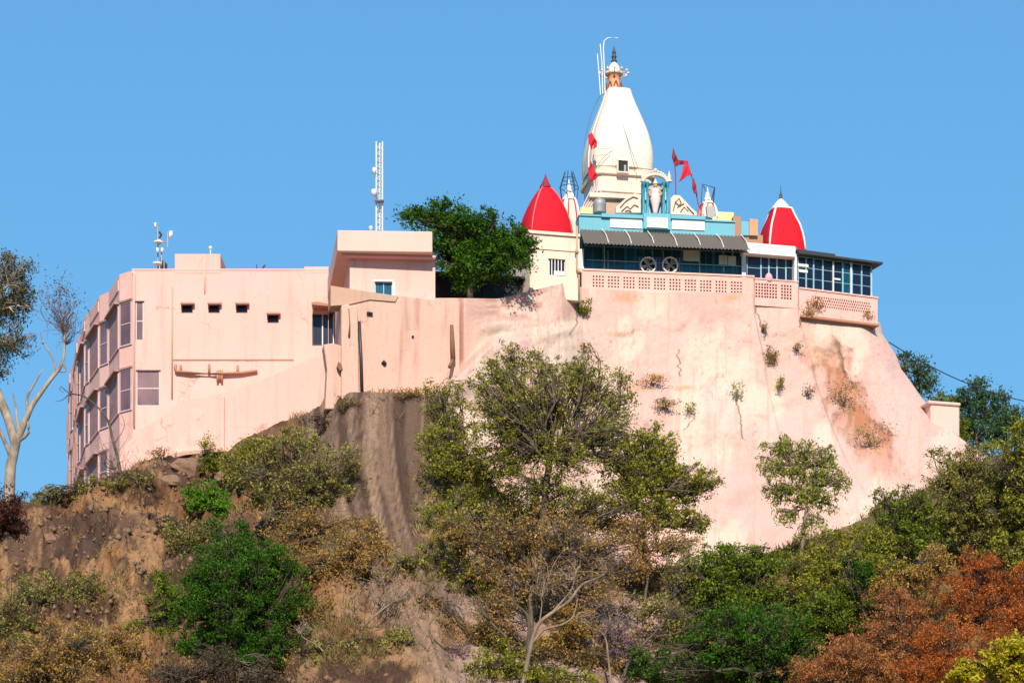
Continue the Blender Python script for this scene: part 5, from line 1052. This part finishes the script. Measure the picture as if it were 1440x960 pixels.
baretree(465, 96, [([(470, 985), (465, 938), (450, 910), (425, 895), (420, 878)], .07, .012), ([(462, 932), (475, 918)], .03, .01)], 'mbark', 'pale leafless sapling before the deep green tree', [(430, 880, 16, 16, 424, 890)])
baretree(505, 103, [([(505, 800), (505, 755), (510, 735), (522, 715)], .09, .03), ([(508, 740), (500, 722), (495, 712)], .04, .015)], 'bark', 'short grey leafless trunk beside the grey-green tree')

# small plants rooted in the slope face
def wallplant(px, py, rx, ry, leaf, label, n=500, name='wall_plant', size=.12):
    p = apron_pt(px, py + ry * .6); root = empty(name, p, label, 'plant', 'plants rooted in the pink slope'); s = p[1] / F
    tb = MB(); C = []
    for k in range(9):
        q = p + np.array([rng.normal() * rx * s * .5, -.25 - rng.random() * .25, (rng.random() * 1.6 + .1) * ry * s]); tb.tube(curve(p + np.array([0, .1, 0]), q, 4, .15), [.02, .015, .01, .006], 4); C.append(q + rng.normal(size=(n // 9, 3)) * np.array([rx * s * .3, .12, ry * s * .3]))
    tb.build('stem', M['dbark'], root); V, Fq, r_ = leaf_mesh(np.concatenate(C), size, .4); foliage('foliage', V, Fq, r_, LF[leaf], root); return root
wallplant(820, 436, 11, 9, 'green', 'bright green tuft growing from the slope below the red-domed shrine', 700)
wallplant(1145, 429, 17, 12, 'dry', 'half-dry bush hanging on the lattice parapet of the pavilion', 900)
wallplant(1218, 428, 9, 8, 'dry', 'small dry tuft at the right end of the lattice parapet', 250)
wallplant(1088, 502, 10, 12, 'grass', 'tan tuft on the slope under the side gallery', 450)
wallplant(1096, 542, 7, 8, 'grey', 'small grey-green tuft below the tan tuft', 220)
wallplant(1036, 553, 9, 9, 'lime', 'yellow-green sprig in the middle of the pink slope', 200)
wallplant(970, 577, 9, 6, 'lime', 'yellow-green sprig at the hooked crack', 160)
wallplant(935, 572, 15, 8, 'grass', 'wide tan grass tuft on the slope right of the broad olive crown', 420)
wallplant(915, 536, 20, 6, 'dry', 'flat tan and olive tuft beside the top of the broad olive crown', 420)
wallplant(1074, 462, 6, 5, 'grey', 'tiny tuft in the crack below the side gallery', 90)
wallplant(1120, 490, 6, 4, 'grass', 'tiny tan tuft left of the rusty streak', 80)
wallplant(1185, 560, 26, 20, 'grass', 'sparse dry grass patch in the upper rusty streak', 500)
wallplant(1222, 620, 24, 16, 'grass', 'sparse dry grass patch in the lower rusty streak', 450)
wallplant(1135, 552, 8, 8, 'grass', 'faint dry tuft left of the rusty streak', 120)
def groundplant(px, Y, rx, ry, leaf, label, n=500, dz=0):
    p = np.array([X_(px, Y), Y, 0.]); p[2] = float(ground(p[0], Y)) + dz; root = empty('wall_plant', p, label, 'plant', 'tufts at the foot of the walls'); s = Y / F
    tb = MB(); C = []
    for k in range(9):
        q = p + np.array([rng.normal() * rx * s * .5, rng.normal() * .2 - .2, (rng.random() * 1.4 + .3) * ry * s]); tb.tube(curve(p, q, 4, .15), [.02, .015, .01, .006], 4); C.append(q + rng.normal(size=(n // 9, 3)) * np.array([rx * s * .3, .15, ry * s * .3]))
    tb.build('stem', M['dbark'], root); V, Fq, r_ = leaf_mesh(np.concatenate(C), .12, .4); foliage('foliage', V, Fq, r_, LF[leaf], root)
groundplant(289, 116.6, 12, 11, 'lime', 'yellow-green tuft at the base of the lower pink wall', 500, .25)
groundplant(225, 115.6, 12, 8, 'grass', 'tan tuft near the left end of the concrete footing', 300)
groundplant(455, 111.4, 24, 12, 'dbrush', 'dark withered brush at the foot of the stained pillar', 900, .3)
groundplant(490, 110.6, 16, 7, 'grass', 'tan grass tuft on top of the fluted rock', 350)
groundplant(575, 110.9, 30, 5, 'dry', 'rusty low tuft on the right top of the fluted rock', 500)
groundplant(612, 110.2, 16, 9, 'lime', 'yellowish tuft between the fluted rock and the rusty drain pipe', 500)
# loose rocks on the dirt slope
root_r = 'boulders in the eroded dirt slope'
def rock(px, Y, r, label):
    x = X_(px, Y); z = float(ground(x, Y)); mb = MB(); n, m = 14, 8; V = []; sd = rng.random() * 50
    for i in range(m + 1):
        for j in range(n):
            a, e = 2 * math.pi * j / n, math.pi * i / m; q = r * (.7 + .6 * float(fbm(math.cos(a) * 2 + sd, math.sin(a) * 2 + math.cos(e) * 3, 3, 4))); V.append((x + q * math.sin(e) * math.cos(a) * 1.3, Y + q * math.sin(e) * math.sin(a), z + q * math.cos(e) * .75))
    mb.add(V, [(i * n + j, i * n + (j + 1) % n, (i + 1) * n + (j + 1) % n, (i + 1) * n + j) for i in range(m) for j in range(n)]); tag(mb.build('boulder', M['rockm']), label, 'rock', root_r)
for px, Y, r, lab in [(262, 114.6, .7, 'tan boulder right under the overhanging footing'), (240, 113.6, .55, 'boulder below and left of the overhanging footing'), (322, 114.4, .6, 'pale rock beside the bright green bush'), (150, 108.5, .5, 'boulder in the middle of the dirt slope'), (70, 109, .45, 'small boulder on the dirt slope near the left edge'), (120, 104.8, .5, 'boulder above the olive bush on the dirt slope')]: rock(px, Y, r, lab)

# ------------------------------------------------------------ grass and brush covering the slope (uncountable)
def scatter(name, n, xr, yr, mat, size, dens, kindlab, aspect=.12, up=1.0, tuft=9):
    X = rng.uniform(*xr, n); Y = rng.uniform(*yr, n); keep = rng.random(n) < dens(X, Y); X = X[keep]; Y = Y[keep]
    d = np.interp(X, _rx, _ry) - Y; k = (d > -.6); X = X[k]; Y = Y[k]
    tone = np.clip(fbm(X * .5, Y * .5, 3, 123) * 1.6 - .3 + rng.normal(size=len(X)) * .12, 0, 1)
    X = np.repeat(X, tuft) + rng.normal(size=len(X) * tuft) * .10; Y = np.repeat(Y, tuft) + rng.normal(size=len(Y) * tuft) * .10; tone = np.repeat(tone, tuft) + rng.normal(size=len(X)) * .1
    Z = ground(X, Y) - .03; P = np.stack([X, Y, Z], -1); m = len(P); L = size * rng.uniform(.5, 1.4, m)[:, None]
    dr = rng.normal(size=(m, 3)) * .55; dr[:, 2] = up; dr /= np.linalg.norm(dr, axis=1)[:, None]
    sd = np.cross(dr, rng.normal(size=(m, 3))); sd /= np.linalg.norm(sd, axis=1)[:, None]; wv = sd * L * aspect * .5
    V = np.stack([P - wv, P + wv, P + dr * L + wv * .3, P + dr * L - wv * .3], 1).reshape(-1, 3)
    o = foliage(name, V, np.arange(4 * m).reshape(m, 4), tone, LF[mat]); tag(o, kindlab[0], kindlab[1], kind='stuff'); return o
def dens_grass(X, Y):
    left = sstep(-9, -13, X); d = np.interp(X, _rx, _ry) - Y
    dp = np.clip(d, 0, 24); rockm = sstep(0, -.8, np.abs(X + 7.3 - (.08 * dp + .012 * dp * dp)) - 3.5 + .17 * dp) * sstep(15, 9, d)
    g = np.where(fbm(X * .35, Y * .35, 4, 66) > .5, 1, .12) * (1 - .75 * left * sstep(13, 6, d)) * (1 - .95 * rockm)
    return g * 1.0
scatter('dry_grass', 30000, (-26, 26), (90, 117), 'grass', .34, dens_grass, ('tan and olive dry grass covering the hillside soil', 'grass'))
def dens_brush(X, Y):
    d = np.interp(X, _rx, _ry) - Y; dp = np.clip(d, 0, 24); rockm = sstep(0, -.8, np.abs(X + 7.3 - (.08 * dp + .012 * dp * dp)) - 3.5 + .17 * dp) * sstep(15, 9, d)
    return np.where(fbm(X * .4 + 9, Y * .4, 4, 166) > .55, .9, .05) * (1 - .95 * rockm)
scatter('dead_brush', 9000, (-26, 26), (90, 117), 'dbrush', .42, dens_brush, ('dark tangled dead brush between the grass patches', 'brush'), aspect=.06, up=.5, tuft=8)

def stones(n):
    X = rng.uniform(-26, -3, n * 3); Y = rng.uniform(94, 117, n * 3); dq = np.clip(np.interp(X, _rx, _ry) - Y, 0, 24); k = (np.abs(X + 7.3 - (.08 * dq + .012 * dq * dq)) > 3.6 - .115 * dq) & (fbm(X * .6, Y * .6, 3, 77) > .5) & (np.interp(X, _rx, _ry) - Y > .2); X, Y = X[k][:n], Y[k][:n]; Z = ground(X, Y)
    base = np.array([(1, 0, 0), (0, 1, 0), (-1, 0, 0), (0, -1, 0), (0, 0, 1), (0, 0, -1)], float); tri = np.array([(0, 1, 4), (1, 2, 4), (2, 3, 4), (3, 0, 4), (1, 0, 5), (2, 1, 5), (3, 2, 5), (0, 3, 5)])
    m = len(X); r = .04 + .16 * rng.random(m) ** 3; V = base[None] * r[:, None, None] * rng.uniform(.6, 1.4, (m, 6, 3)); an = rng.uniform(0, 6.28, m); ca, sa = np.cos(an)[:, None], np.sin(an)[:, None]
    V = np.stack([V[..., 0] * ca - V[..., 1] * sa + X[:, None], V[..., 0] * sa + V[..., 1] * ca + Y[:, None], V[..., 2] + Z[:, None]], -1).reshape(-1, 3)
    Fq = (tri[None] + np.arange(m)[:, None, None] * 6).reshape(-1, 3); tag(link_mesh('loose_stones', mesh_from('loose_stones', V, Fq), M['rockm']), 'small loose stones strewn over the eroded dirt slope', 'stones', kind='stuff')
stones(5000)
